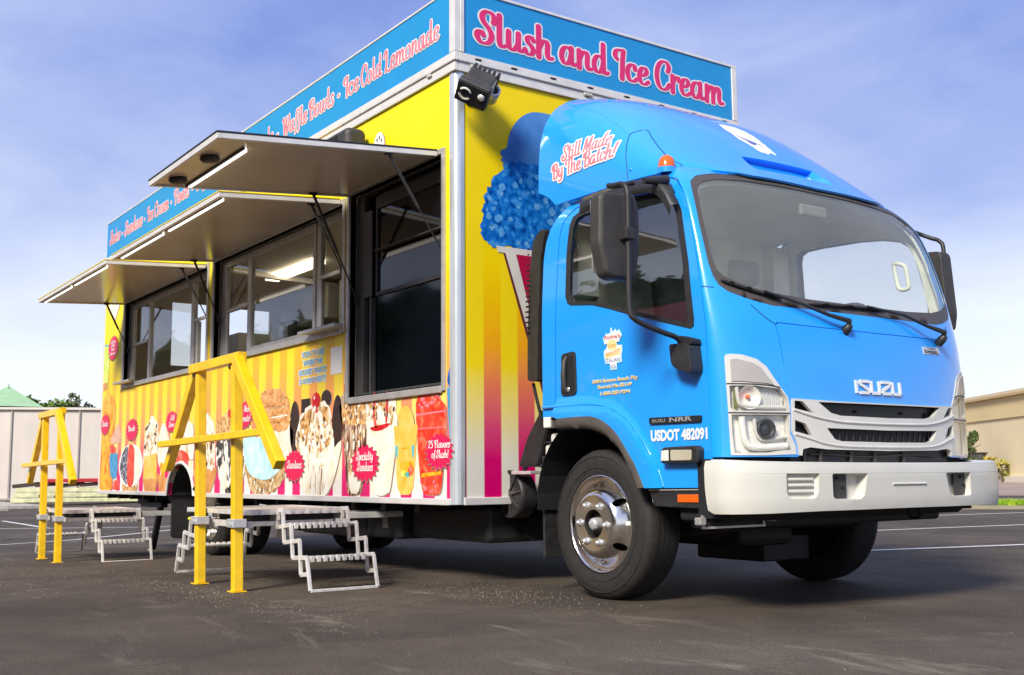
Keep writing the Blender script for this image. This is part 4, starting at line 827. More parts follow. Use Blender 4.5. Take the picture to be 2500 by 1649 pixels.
pic('cookie_sandwich_print', [(sm([(-2.9, 1.08), (-2.43, 1.07), (-2.40, .90), (-2.50, .78), (-2.75, .85)], 3), 1, 1), (jag(sm([(-3.03, 1.37), (-2.67, 1.375), (-2.50, 1.30), (-2.45, 1.2), (-2.45, 1.09), (-2.59, 1.03), (-2.87, 1.07), (-3.02, 1.17)], 3), .008, .04, 4), 2, 0), ([(-2.98, 1.215), (-2.48, 1.23), (-2.48, 1.238), (-2.98, 1.224)], 3, 2), ([(-3.0, 1.14), (-2.47, 1.15), (-2.47, 1.165), (-3.0, 1.15)], 3, 4), (jag(sm([(-3.36, .78), (-2.91, .66), (-2.56, .80), (-2.53, .68), (-2.71, .56), (-3.04, .52), (-3.23, .57)], 3), .008, .04, 6), 3, 3)]+specks([(-3.25, .66), (-2.95, .62), (-2.6, .76), (-2.55, .68), (-2.72, .57), (-3.04, .53)], 30, .010, .024, 4, [1, 5, 5], 7)+specks([(-3.0, 1.35), (-2.55, 1.33), (-2.48, 1.12), (-2.95, 1.1)], 26, .012, .03, 4, [6, 3], 9, .5), [F_COOK, F_WHITE, F_BROC, F_BROC, F_CREAM, F_CHOC, F_CONE])
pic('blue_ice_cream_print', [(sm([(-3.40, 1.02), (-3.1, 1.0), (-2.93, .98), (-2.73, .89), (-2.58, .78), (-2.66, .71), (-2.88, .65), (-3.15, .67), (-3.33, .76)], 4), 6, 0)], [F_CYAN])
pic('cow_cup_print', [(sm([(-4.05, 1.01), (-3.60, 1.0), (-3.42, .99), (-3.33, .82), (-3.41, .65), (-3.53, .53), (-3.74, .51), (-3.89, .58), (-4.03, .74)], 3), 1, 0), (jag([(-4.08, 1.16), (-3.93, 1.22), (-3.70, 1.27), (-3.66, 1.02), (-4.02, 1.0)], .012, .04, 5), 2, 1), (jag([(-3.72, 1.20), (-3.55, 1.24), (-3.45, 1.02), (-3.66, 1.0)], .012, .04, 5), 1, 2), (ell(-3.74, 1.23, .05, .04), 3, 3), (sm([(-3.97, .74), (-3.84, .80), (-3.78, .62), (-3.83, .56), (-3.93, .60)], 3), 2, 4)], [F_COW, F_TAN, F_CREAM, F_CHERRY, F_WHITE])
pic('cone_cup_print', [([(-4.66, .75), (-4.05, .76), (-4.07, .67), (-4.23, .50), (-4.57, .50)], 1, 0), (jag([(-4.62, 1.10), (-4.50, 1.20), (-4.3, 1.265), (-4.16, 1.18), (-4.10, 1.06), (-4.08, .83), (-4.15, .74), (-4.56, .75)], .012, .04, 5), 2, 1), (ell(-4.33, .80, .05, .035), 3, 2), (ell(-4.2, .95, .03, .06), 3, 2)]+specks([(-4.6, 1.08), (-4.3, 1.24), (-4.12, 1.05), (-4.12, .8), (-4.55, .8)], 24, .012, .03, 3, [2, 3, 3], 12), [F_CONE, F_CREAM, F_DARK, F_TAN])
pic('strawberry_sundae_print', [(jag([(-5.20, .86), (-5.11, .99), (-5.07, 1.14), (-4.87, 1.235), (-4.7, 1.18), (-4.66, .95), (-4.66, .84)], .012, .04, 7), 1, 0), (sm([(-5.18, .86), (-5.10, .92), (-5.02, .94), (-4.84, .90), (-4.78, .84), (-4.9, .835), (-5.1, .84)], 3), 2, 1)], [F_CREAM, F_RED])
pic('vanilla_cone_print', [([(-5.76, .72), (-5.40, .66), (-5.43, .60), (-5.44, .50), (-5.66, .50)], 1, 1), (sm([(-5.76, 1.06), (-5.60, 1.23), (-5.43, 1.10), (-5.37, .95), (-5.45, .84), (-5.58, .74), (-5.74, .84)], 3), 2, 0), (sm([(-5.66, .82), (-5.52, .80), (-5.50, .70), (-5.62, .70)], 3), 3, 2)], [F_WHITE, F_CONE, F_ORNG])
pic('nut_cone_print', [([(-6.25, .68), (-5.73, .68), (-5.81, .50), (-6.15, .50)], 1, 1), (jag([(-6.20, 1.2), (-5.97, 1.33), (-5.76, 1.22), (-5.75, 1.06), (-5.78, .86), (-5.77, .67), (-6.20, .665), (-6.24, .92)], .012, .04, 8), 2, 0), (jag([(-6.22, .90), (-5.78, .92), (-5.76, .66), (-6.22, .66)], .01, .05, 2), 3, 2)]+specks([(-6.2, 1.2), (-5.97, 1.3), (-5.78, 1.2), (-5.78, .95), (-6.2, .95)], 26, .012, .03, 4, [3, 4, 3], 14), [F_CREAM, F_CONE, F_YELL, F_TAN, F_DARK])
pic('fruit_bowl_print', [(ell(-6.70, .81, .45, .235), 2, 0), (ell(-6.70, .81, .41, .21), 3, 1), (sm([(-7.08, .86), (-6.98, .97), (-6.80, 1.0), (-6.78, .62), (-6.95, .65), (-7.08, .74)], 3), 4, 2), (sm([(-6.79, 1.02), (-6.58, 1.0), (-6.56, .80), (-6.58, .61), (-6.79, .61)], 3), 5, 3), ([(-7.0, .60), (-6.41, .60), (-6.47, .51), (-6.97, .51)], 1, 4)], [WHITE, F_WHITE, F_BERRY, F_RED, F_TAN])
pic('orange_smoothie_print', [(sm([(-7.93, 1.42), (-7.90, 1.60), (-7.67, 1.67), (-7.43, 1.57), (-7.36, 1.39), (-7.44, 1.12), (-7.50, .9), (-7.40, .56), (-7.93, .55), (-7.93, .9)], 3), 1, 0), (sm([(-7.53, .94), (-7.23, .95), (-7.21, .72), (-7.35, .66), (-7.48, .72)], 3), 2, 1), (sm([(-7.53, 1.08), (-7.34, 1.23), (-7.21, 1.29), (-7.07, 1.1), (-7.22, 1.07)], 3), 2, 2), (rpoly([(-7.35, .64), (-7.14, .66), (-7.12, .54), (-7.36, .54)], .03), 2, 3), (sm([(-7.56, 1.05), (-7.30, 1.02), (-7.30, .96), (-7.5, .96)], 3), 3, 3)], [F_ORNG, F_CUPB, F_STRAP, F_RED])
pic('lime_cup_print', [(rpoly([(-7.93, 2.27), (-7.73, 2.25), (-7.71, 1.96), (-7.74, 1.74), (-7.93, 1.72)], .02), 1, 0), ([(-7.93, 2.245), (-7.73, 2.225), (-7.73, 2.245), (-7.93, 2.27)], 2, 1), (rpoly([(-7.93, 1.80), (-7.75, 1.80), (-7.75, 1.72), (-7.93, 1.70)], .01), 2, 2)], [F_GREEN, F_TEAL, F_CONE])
pic('cream_swirl_print', [(sm([(-7.82, 2.68), (-7.76, 2.74), (-7.43, 2.74), (-7.36, 2.68), (-7.44, 2.60), (-7.55, 2.51), (-7.70, 2.60)], 3), 1, 0)], [F_WHITE])
pic('cookie_badge_print', [(ell(-1.005, 2.955, .085, .115), 1, 0)]+[(ell(-1.005+.05*math.cos(a), 2.955+.075*math.sin(a), .008, .014, 8), 2, 1) for a in [i*.7 for i in range(9)]], [WHITE, F_DARK])
pic('blue_cone_edge_print', [(sm([(-.025, 1.38), (-.05, 1.36), (-.095, 1.27), (-.08, 1.22), (-.03, 1.22)], 3), 1, 0), ([(-.100, 1.21), (-.025, 1.21), (-.025, .58), (-.045, .58)], 1, 1)], [F_SLUSH, F_CUPB])
def badge(cx, cz, rx, rz, lines, hgt, n=18, seed=0, mt=RED):
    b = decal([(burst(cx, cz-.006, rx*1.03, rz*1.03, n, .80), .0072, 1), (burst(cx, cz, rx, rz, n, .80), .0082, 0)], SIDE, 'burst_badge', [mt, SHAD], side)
    for i, (tx, a, b_, z) in enumerate(lines): script(tx, cx+a, cx+b_, cz+z, hgt, SIDE, 'badge_lettering', [WHITE], side, slant=.05, thick=.27, thin=.14, grow=0, layer0=.0066)
badge(-.185, .82, .175, .118, [('25 Flavors', -.125, .135, .022), ('of Slush!', -.085, .115, -.040)], .027)
badge(-1.165, .76, .215, .133, [('Specialty', -.125, .12, .022), ('Sundaes', -.11, .12, -.052)], .033)
badge(-2.34, .755, .20, .128, [('Sundaes', -.13, .14, -.018)], .034)
badge(-3.40, 1.20, .20, .125, [('More', .0, .16, .025), ('Treats!', -.06, .15, -.055)], .033)
badge(-5.33, 1.23, .185, .112, [('Soft', -.02, .10, .012), ('Serve', -.07, .10, -.055)], .030)
badge(-6.68, 1.20, .235, .130, [('Bowls', -.13, .13, -.016)], .036)
badge(-7.76, 1.30, .20, .128, [('Slushes', -.13, .13, -.020)], .036)
badge(-7.54, 2.19, .215, .155, [('Soft Serve', -.10, .10, .055), ('Slush', -.07, .07, .015), ('Floats', -.08, .08, -.03), ('Lemonade', -.12, .12, -.08)], .022)
BLUET = mat('print_sky_blue', (.10, .36, .62), .4)
for tx, a, b_, z in (('SCAN TO SEE', -2.235, -1.85, 1.588), ('WHERE THE', -2.215, -1.87, 1.520), ("RICHIE'S TRUCK", -2.285, -1.79, 1.450), ('IS GOING NEXT!', -2.275, -1.81, 1.382)):
    block(tx, a-.01, b_+.01, z-.003, .046, SIDE, 'scan_lettering', WHITE, side, bold=.08, lift=.0028); block(tx, a+.002, b_-.002, z+.002, .038, SIDE, 'scan_lettering', BLUET, side, bold=.03, lift=.0040)
decal([(rect(-1.73, -1.54, 1.415, 1.615), .003, 0)], SIDE, 'blank_label_print', [WHITE], side)
# ---- giant shaved-ice cup printed on the front wall
Yc = .93
def pf(name, polys, mats): return decal([(p, .0012+.0007*l, mi) for p, l, mi in polys], FRONT, name, mats, frontw)
pf('shaved_ice_print', [(sm([(.375, 2.66), (.36, 2.70), (.34, 2.72), (.352, 2.75), (.39, 2.77), (.41, 2.86), (.47, 2.96), (.56, 3.03), (.66, 3.055), (.8, 3.05), (.95, 3.0), (1.1, 2.9), (1.2, 2.7), (1.25, 2.6), (.8, 2.55)], 3), 1, 1),
    (jag(sm([(.40, 2.68), (.36, 2.62), (.30, 2.56), (.27, 2.52), (.235, 2.46), (.215, 2.42), (.215, 2.37), (.19, 2.33), (.20, 2.28), (.185, 2.22), (.20, 2.16), (.25, 2.12), (.31, 2.10), (.40, 2.115), (.7, 2.10), (1.2, 2.1), (1.35, 2.3), (1.3, 2.6), (1.0, 2.72), (.7, 2.70)], 3), .012, .035, 12), 2, 0)]+specks([(.40, 2.60), (.24, 2.44), (.21, 2.2), (.3, 2.13), (1.0, 2.13), (1.1, 2.5), (.8, 2.66)], 90, .012, .034, 3, [2, 2, 0], 31), [F_SLUSH, F_SLUSHD, F_SLUSHL])
pf('paper_cone_print', [([(.30, 2.115), (1.30, 2.115), (1.30, 2.075), (.315, 2.075)], 4, 0), ([(.355, 2.075), (1.2, 2.075), (.85, .70), (.82, .70)], 3, 2), ([(.372, 2.075), (.455, 2.075), (.845, .75), (.835, .75)], 4, 0), ([(.457, 2.075), (.62, 2.075), (.86, .75), (.848, .75)], 4, 1), ([(.622, 2.075), (.80, 2.075), (.875, .75), (.863, .75)], 4, 0)], [mat('print_cup_white', (.66, .63, .60), .4), mat('print_cup_crimson', (.42, .0, .05), .4), mat('print_cup_edge', (.12, .02, .03), .4)])
# ---- work light on the front corner
ny = -Vector((.30, -.62, -.72)).normalized(); nx_ = ny.cross(Vector((0, 0, 1))).normalized(); nz_ = nx_.cross(ny)
M0 = Matrix((nx_, ny, nz_)).transposed().to_4x4(); M0.translation = Vector((.17, .06, 3.065)); M0 = M0 @ Matrix.Rotation(math.radians(38), 4, 'Y') @ Matrix.Scale(.88, 4)
fl = part(T, 'work_light', lambda m: (m.box(-.10, .10, -.06, .10, -.075, .075, M0), m.box(-.075, .075, .1005, .13, -.055, .055, M0), m.prism([(-.125, -.125), (.125, -.125), (.10, -.061), (-.10, -.061)], 2, -.085, .085)) if False else (m.box(-.10, .10, -.06, .10, -.075, .075, M0), m.box(-.12, .12, -.13, -.0605, -.088, .088, M0)), GREYP, .014)
part(fl, 'lamp_face', lambda m: m.box(-.112, .112, -.142, -.1305, -.08, .08, M0), BLACK, .005)
part(fl, 'lamp_lens', lambda m: (m.lathe([(.034, 0), (.050, .0), (.050, .006), (.040, .008)], 16, M0 @ Matrix.Translation((-.045, -.143, 0)) @ Matrix.Rotation(PI/2, 4, 'X'), a0=.5, a1=2.6), m.lathe([(.034, 0), (.050, .0), (.050, .006), (.040, .008)], 16, M0 @ Matrix.Translation((-.045, -.143, 0)) @ Matrix.Rotation(PI/2, 4, 'X'), a0=3.4, a1=5.6), m.lathe([(.001, .008), (.022, .008), (.026, 0)], 14, M0 @ Matrix.Translation((.072, -.143, .02)) @ Matrix.Rotation(PI/2, 4, 'X'))), REFL)
part(fl, 'cooling_fin', lambda m: [m.box(-.095+.036*i, -.075+.036*i, .102, .150, -.06, .07, M0) for i in range(6)], BLACKP)
part(fl, 'label', lambda m: m.box(.1005, .104, -.05, .07, -.06, .06, M0), mat('label_grey', (.5, .48, .42), .5))
part(fl, 'mount', lambda m: (m.tube([(.12, .10, 3.06), (.08, .13, 3.06), (.006, .14, 3.06)], .022), m.box(.0, .012, .08, .20, 3.0, 3.12)), BLACKP)
Ms = Matrix.Translation((.12, .195, 3.055)) @ Matrix.Rotation(math.radians(78), 4, 'Y') @ Matrix.Rotation(math.radians(18), 4, 'X')
part(fl, 'side_lamp', lambda m: m.lathe([(.030, .050), (.040, .058), (.047, .05), (.050, -.05), (.001, -.05)], 18, Ms), ALU)
part(fl, 'side_lamp_lens', lambda m: m.lathe([(.001, .045), (.031, .049)], 18, Ms), BLACK)

# ============================================================ cab surfaces
def ck(keys):
    # monotone-ish cubic interpolation
    n=len(keys); xs=[k[0] for k in keys]; ys=[k[1] for k in keys]
    d=[(ys[i+1]-ys[i])/(xs[i+1]-xs[i]) for i in range(n-1)]
    m=[d[0]]+[0 if d[i-1]*d[i]<=0 else 2*d[i-1]*d[i]/(d[i-1]+d[i]) for i in range(1,n-1)]+[d[-1]]
    def f(x):
        if x<=xs[0]: return ys[0]
        if x>=xs[-1]: return ys[-1]
        i=0
        while x>xs[i+1]: i+=1
        h=xs[i+1]-xs[i]; t=(x-xs[i])/h
        return ys[i]*(1+2*t)*(1-t)**2+m[i]*h*t*(1-t)**2+ys[i+1]*t*t*(3-2*t)+m[i+1]*h*t*t*(t-1)
    return f
YC=1.265
cxs=ck([(.4,1.885),(1.3,1.88),(1.6,1.845),(1.945,1.765),(2.09,1.71),(2.18,1.64),(2.3,1.48),(2.36,1.2)])
cys=ck([(.4,.25),(1.5,.25),(1.9,.268),(2.1,.29),(2.2,.32),(2.27,.37),(2.32,.45),(2.36,.62)])
cxf=ck([(.4,2.12),(1.03,2.13),(1.2,2.117),(1.39,2.08),(1.5,2.04),(2.2,1.76),(2.27,1.705),(2.33,1.60),(2.36,1.45)])
def cab(a,z):
    x0=cxs(z); y0=cys(z)
    if a<=x0: return (a,y0,z)
    th=a-x0
    if th<math.pi: return (x0+(cxf(z)-x0)*math.sin(th), YC-(YC-y0)*math.cos(th), z)
    return (x0-(th-math.pi),2*YC-y0,z)
fzt=ck([(.45,3.05),(.7,2.98),(1.0,2.84),(1.25,2.67),(1.45,2.505),(1.6,2.37),(1.7,2.285),(1.76,2.235)])
fhw=ck([(.45,.955),(1.25,.965),(1.45,.935),(1.58,.85),(1.66,.73),(1.72,.57),(1.76,.42)])
fnn=ck([(.45,4.0),(.9,3.3),(1.3,2.5),(1.76,2.0)])
def fair(ph,x):
    n=fnn(x); c=math.cos(ph); s=math.sin(ph); zb=2.245
    if x>1.7: zb=2.245-(x-1.7)*.3
    return (x, YC-fhw(x)*math.copysign(abs(c)**(2/n),c), zb+(fzt(x)-zb)*max(s,0)**(2/n))

bxf=ck([(.4,2.20),(.47,2.235),(.52,2.25),(.69,2.25),(.73,2.235)])
bys=ck([(.4,.21),(.47,.185),(.52,.168),(.70,.165),(.73,.175)])
def bmp(a,z):
    x0=1.97
    if a<=x0: return (a,bys(z),z)
    th=a-x0
    if th<math.pi:
        c=math.cos(th); s=math.sin(th)
        return (x0+(bxf(z)-x0)*s**.8, YC-(YC-bys(z))*math.copysign(abs(c)**.8,c), z)
    return (x0-(th-math.pi),2*YC-bys(z),z)

def MIR(a, z): return (2*cxs(z)+PI-a, z)
def mirp(poly): return [MIR(a, z) for a, z in reversed(poly)]
def offs(surf, o):
    def f(u, v):
        h = 1e-3; a = Vector(surf(u, v)); n = (Vector(surf(u+h, v))-a).cross(Vector(surf(u, v+h))-a)
        return tuple(a+n.normalized()*o)
    return f
def CAB(u, v, l=0): return offs(cab, l)(u, v)
def TH(pts): return [(cxs(z)+t, z) for t, z in pts]      # points given as (angle round the nose, height)
C2 = PI/2
# windscreen outlines, right half from the roof centre down to the cowl centre
wo = [(C2, 2.243), (1.25, 2.245), (.95, 2.243), (.66, 2.228), (.43, 2.198), (.30, 2.155), (.262, 2.10), (.248, 2.02), (.240, 1.89), (.262, 1.70), (.300, 1.63), (.36, 1.585), (.46, 1.552), (.66, 1.517), (.84, 1.492), (1.17, 1.487), (C2, 1.485)]
wi = [(C2, 2.208), (1.25, 2.210), (.95, 2.206), (.68, 2.190), (.50, 2.165), (.39, 2.125), (.345, 2.06), (.325, 1.95), (.335, 1.75), (.37, 1.67), (.44, 1.635), (.60, 1.60), (.84, 1.565), (1.17, 1.545), (C2, 1.54)]
def full(h): R = h; Lh = [(PI-t, z) for t, z in reversed(h[1:-1])]; return [(t, z) for t, z in R][::-1] + [(PI-t, z) for t, z in h[1:-1]]
WSO = full(wo); WSI = full(wi)
def ccw(p):
    a = sum(p[i][0]*p[(i+1) % len(p)][1]-p[(i+1) % len(p)][0]*p[i][1] for i in range(len(p))); return p if a > 0 else p[::-1]
WSO = TH(ccw(WSO)); WSI = TH(ccw(WSI))
door_rear = [(.665, 1.00), (.668, 1.115), (.674, 1.50), (.685, 2.03), (.695, 2.10), (.727, 2.158), (.80, 2.198)]
door_top = [(1.0, 2.214), (1.30, 2.218), (1.48, 2.212), (1.58, 2.200), (1.644, 2.176)]
door_front = [(1.716, 2.089), (1.772, 1.945), (1.810, 1.78), (1.853, 1.58), (1.878, 1.374), (1.896, .957), (1.906, .75)]
body_dom = [(.547, 1.0)]+[(.66, 1.0)]+door_rear[1:]+door_top+door_front+[(1.93, .748), (2.20, .748)]
bot = [(a, .748) for a in (2.6, 3.0, 3.45)]
gright = [(2.797, .748), (2.797, .80), (2.756, .88), (2.755, 1.005), (2.7475, 1.03)]+[(a-.0045, z) for a, z in ((2.720, 1.216), (2.713, 1.338))]+[(2.6945, 1.392), (2.715, 1.4075), (2.76, 1.4055), (3.05, 1.397), (3.455, 1.393)]
half = body_dom+gright
mir = [MIR(a, z) for a, z in reversed(half[:-1])]
top = [(.547, 1.93), (.560, 2.03), (.590, 2.11), (.636, 2.17), (.712, 2.230), (.85, 2.272), (1.0, 2.30), (1.18, 2.335)]
outer_b = half+mir+[MIR(a, z) for a, z in top]+[(cxs(2.352)+C2+1.0, 2.352), (cxs(2.352)+C2, 2.354), (cxs(2.352)+C2-1.0, 2.352)]+list(reversed(top))
HL = [(2.172, 1.224), (2.19, 1.236), (2.236, 1.240), (2.367, 1.237), (2.50, 1.217), (2.578, 1.182), (2.63, 1.129), (2.681, 1.079), (2.730, 1.034), (2.742, .98), (2.738, .86), (2.775, .80), (2.782, .760), (2.545, .755), (2.208, .757), (2.199, .828), (2.188, .974), (2.176, 1.091)]
HL = ccw(HL); HLm = ccw(mirp(HL))
hood = [(2.700, 1.392), (2.72, 1.402), (2.76, 1.400), (3.05, 1.392), (3.455, 1.388)]
hside = [(2.713, 1.338), (2.720, 1.216), (2.727, 1.095), (2.737, 1.024)]
hbot = [(2.85, 1.018), (3.15, 1.014), (3.455, 1.013)]
hr = [hood[-1]]+hood[:-1][::-1]+hside+hbot
hoodp = ccw(hr+[MIR(a, z) for a, z in reversed(hr[1:-1])])
grh = [(3.455, 1.018), (3.1, 1.020), (2.752, 1.028), (2.752, .97), (2.748, .87), (2.787, .802), (2.796, .755), (2.812, .754), (2.82, .785), (2.876, .794), (3.0, .784), (3.455, .778)]
grp = ccw(grh+[MIR(a, z) for a, z in reversed(grh[1:-1])])
cabm = [BLUE]
lowgap = ccw([(2.81, .80), (2.81, .7485+.01), (4.09, .7485+.01), (4.09, .80)])
# grille opening cut out of the body (slightly smaller than the grille)
gcut = ccw([(2.760, 1.008), (2.760, .88), (2.80, .82), (2.80, .762), (3.455, .762), MIR(2.80, .762), MIR(2.80, .82), MIR(2.760, .88), MIR(2.760, 1.008), (3.455, 1.006)])
hoodcut = ccw([(a+(-.004 if a < 3.455 else .004), z+(.004 if z > 1.2 else -.0)) for a, z in hoodp])
def merge_cut():                      # hood and grille share an edge: one opening
    r = [hood[-1]]+hood[:-1][::-1]+hside[:3]+[(2.752, 1.03), (2.760, 1.005), (2.760, .88), (2.80, .82), (2.80, .762), (3.455, .762)]
    r = [(a-(.0045 if a < 2.75 else 0), z+(.005 if z > 1.36 else 0)) for a, z in r]
    return ccw(r+[MIR(a, z) for a, z in reversed(r[1:-1])])
shrink = lambda p, k=.985: (lambda cx, cz: [(cx+(x-cx)*k, cz+(z-cz)*k) for x, z in p])(sum(q[0] for q in p)/len(p), sum(q[1] for q in p)/len(p))
ws_cut = ccw(WSO)
body = patch(ccw(outer_b), [ws_cut, HL, HLm], cab, .05, 'cab_body', BLUE, T, thick=.014)
hoodo = patch(hoodp, [], offs(cab, .002), .05, 'hood', BLUE, body, thick=.012)
# inner dark skin behind every gap
skin = [(.56, 1.02), (1.90, .64), (3.455, .64), MIR(1.90, .64), MIR(.56, 1.02), MIR(.60, 1.60), MIR(1.86, 1.46), (3.455, 1.43), (1.86, 1.46), (.60, 1.60)]
patch(ccw([(1.10, 1.02), (1.42, .66), (1.90, .66), (3.455, .66), MIR(1.90, .66), MIR(1.42, .66), MIR(1.10, 1.02), MIR(.56, 1.02), MIR(.56, 1.35), MIR(1.70, 1.30), MIR(1.93, 1.40), (3.455, 1.42), (1.93, 1.40), (1.70, 1.30), (.56, 1.35), (.56, 1.02)]), [], offs(cab, -.045), .08, 'inner_skin', BLACK, body)
# trim of the headliner seen through the glass
lin_out = [(.60, 1.30), (1.80, 1.30), (1.95, 1.42), (3.455, 1.42), MIR(1.95, 1.42), MIR(1.80, 1.30), MIR(.60, 1.30), MIR(.60, 2.02), MIR(.64, 2.12), MIR(.73, 2.205), MIR(.87, 2.252), MIR(1.0, 2.282), MIR(1.22, 2.322), (cxs(2.34)+C2, 2.34), (1.22, 2.322), (1.0, 2.282), (.87, 2.252), (.73, 2.205), (.64, 2.12), (.60, 2.02)]
dwin = [(.808, 1.640), (.835, 1.628), (1.018, 1.606), (1.15, 1.57), (1.303, 1.522), (1.755, 1.395), (1.775, 1.405), (1.778, 1.44), (1.745, 1.72), (1.690, 1.985), (1.655, 2.05), (1.60, 2.088), (1.48, 2.120), (1.301, 2.140), (1.0, 2.152), (.86, 2.150), (.812, 2.13), (.792, 2.08), (.785, 1.9), (.788, 1.68)]
dwin = ccw(dwin)
WSL = TH(ccw(full([(C2, 2.215), (.95, 2.212), (.68, 2.19), (.48, 2.15), (.40, 2.06), (.37, 1.95), (.38, 1.70), (.48, 1.60), (.84, 1.52), (C2, 1.50)])))
patch(ccw(lin_out), [WSL, ccw(dwin), ccw(mirp(dwin))], offs(cab, -.040), .06, 'cab_lining', LINER, body)
part(body, 'roof_panel', lambda m: m.box(.62, 1.48, .58, 1.95, 2.330, 2.350), BLUE, .01)
part(body, 'headliner', lambda m: m.prism([(.64, 2.165), (.80, 2.195), (1.1, 2.235), (1.50, 2.285), (1.50, 2.30), (.64, 2.20)], 1, .42, 2.11), LINER, .01)
part(body, 'rear_bulkhead', lambda m: m.prism([(.275, 1.0), (2.255, 1.0), (2.250, 1.9), (2.235, 2.05), (2.20, 2.16), (2.08, 2.24), (1.9, 2.262), (.63, 2.262), (.45, 2.24), (.33, 2.16), (.295, 2.05), (.28, 1.9)], 0, .66, .68), LINER)
part(body, 'pillar_trim', lambda m: (m.box(.69, .76, 2.02, 2.17, 1.7, 2.17), m.box(.69, .76, .36, .51, 1.7, 2.17)), LINER)
part(body, 'cab_floor', lambda m: m.box(.6, 1.80, .32, 2.21, 1.02, 1.05), CABIN)
def dash(m):
    m.prism([(1.62, 1.05), (1.86, 1.05), (1.90, 1.42), (1.80, 1.475), (1.66, 1.47), (1.58, 1.38)], 1, .33, 2.20)
    m.prism([(1.88, 1.42), (2.0, 1.43), (1.98, 1.46), (1.80, 1.475)], 1, .55, 1.98)
part(body, 'dashboard', dash, GREYP, .02, seg=3)
part(body, 'dash_hood', lambda m: m.lathe([(.001, .17), (.08, .15), (.15, .06), (.17, 0)], 20, Matrix.Translation((1.74, 1.80, 1.42))), GREYP)
for y in (.72, 1.20, 1.80):
    s_ = part(body, 'seat', lambda m, y=y: (m.box(.80, 1.30, y-.23, y+.23, 1.12, 1.30), m.prism([(.68, 1.25), (.84, 1.25), (.76, 1.88), (.66, 1.88)], 1, y-.22, y+.22)), CABIN, .05, seg=4)
    if y != 1.20: part(s_, 'headrest', lambda m, y=y: m.box(.655, .74, y-.13, y+.13, 1.90, 2.06), CABIN, .04, seg=4)
Mw = Matrix.Translation((1.42, 1.80, 1.52)) @ Matrix.Rotation(math.radians(-38), 4, 'Y')
sw = part(body, 'steering_wheel', lambda m: (m.tube([Mw @ Vector((.21*math.cos(t), .21*math.sin(t), 0)) for t in [2*PI*i/32 for i in range(32)]], .015, 8, True), m.bar(Mw @ Vector((-.2, 0, 0)), Mw @ Vector((.2, 0, 0)), .04, .02), m.bar(Mw @ Vector((0, -.2, 0)), Mw @ Vector((0, .2, 0)), .04, .02), m.bar(Mw @ Vector((0, 0, 0)), Mw @ Vector((0, 0, -.35)), .05, .05)), BLACKP)
part(body, 'inner_mirror', lambda m: m.box(1.70, 1.73, 1.16, 1.38, 2.08, 2.15), CABIN, .02)
# windscreen
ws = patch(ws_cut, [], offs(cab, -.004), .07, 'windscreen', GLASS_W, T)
patch(ws_cut, [ccw(WSI)], offs(cab, -.0015), .05, 'windscreen_band', SEAL, ws)
# ---- doors
fl_arch = [(.709, .985), (.85, .988), (1.001, .986), (1.07, .972), (1.11, .957), (1.18, .92), (1.234, .875), (1.30, .80), (1.358, .73), (1.40, .66), (1.431, .600)]
dpoly = ccw([(.672, 1.003), (.69, .99)]+fl_arch+[(1.905, .605), (1.890, .957), (1.872, 1.374), (1.847, 1.58), (1.804, 1.78), (1.766, 1.945), (1.711, 2.083), (1.640, 2.169), (1.58, 2.193), (1.48, 2.205), (1.30, 2.211), (1.0, 2.207), (.805, 2.191), (.733, 2.152), (.702, 2.098), (.692, 2.03), (.681, 1.50), (.675, 1.115)])
def flare_line(x):      # body crease over the wheel
    return None
crease = ck([(.5, 1.060), (.928, 1.058), (1.112, 1.041), (1.245, .992), (1.383, .879), (1.495, .728), (1.56, .60)])
def door_s(x, z):
    p = cab(x, z); b = 0
    # swelling of the lower panel towards the wheel arch
    cz_ = crease(x); dd = cz_-z
    if x < 1.56 and z < cz_+.02: b = .026*min(1, max(0, (dd+.012)/.028))
    if x >= 1.495: b *= max(0, 1-(x-1.495)/.03)
    return (p[0], p[1]-b, p[2])
dr = patch(dpoly, [dwin], door_s, .035, 'door', BLUE, T, thick=.012, label='right cab door with crown logo, address lines and open wheel arch edge')
dm = lambda f: (lambda a, z: (lambda q: (q[0], 2*YC-q[1], q[2]))(f(a, z)))
patch(dpoly, [dwin], dm(door_s), .06, 'door', BLUE, T, thick=.012, flip=True)
for k, f in ((0, lambda x, z: cab(x, z)), (1, dm(cab))):
    par = dr
    big = shrink(dwin, 1.035); sml = shrink(dwin, .955)
    patch(ccw(big), [ccw(sml)], (lambda x, z, f=f, s=(-1 if k == 0 else 1): (f(x, z)[0], f(x, z)[1]+s*.004, f(x, z)[2])), .04, 'window_seal', BLACKP, dr, thick=.008, flip=(k == 1))
    patch(ccw(big), [], (lambda x, z, f=f, s=(1 if k == 0 else -1): (f(x, z)[0], f(x, z)[1]+s*.008, f(x, z)[2])), .08, 'window_glass', GLASS_S if k == 0 else GLASS_C, dr, flip=(k == 1))
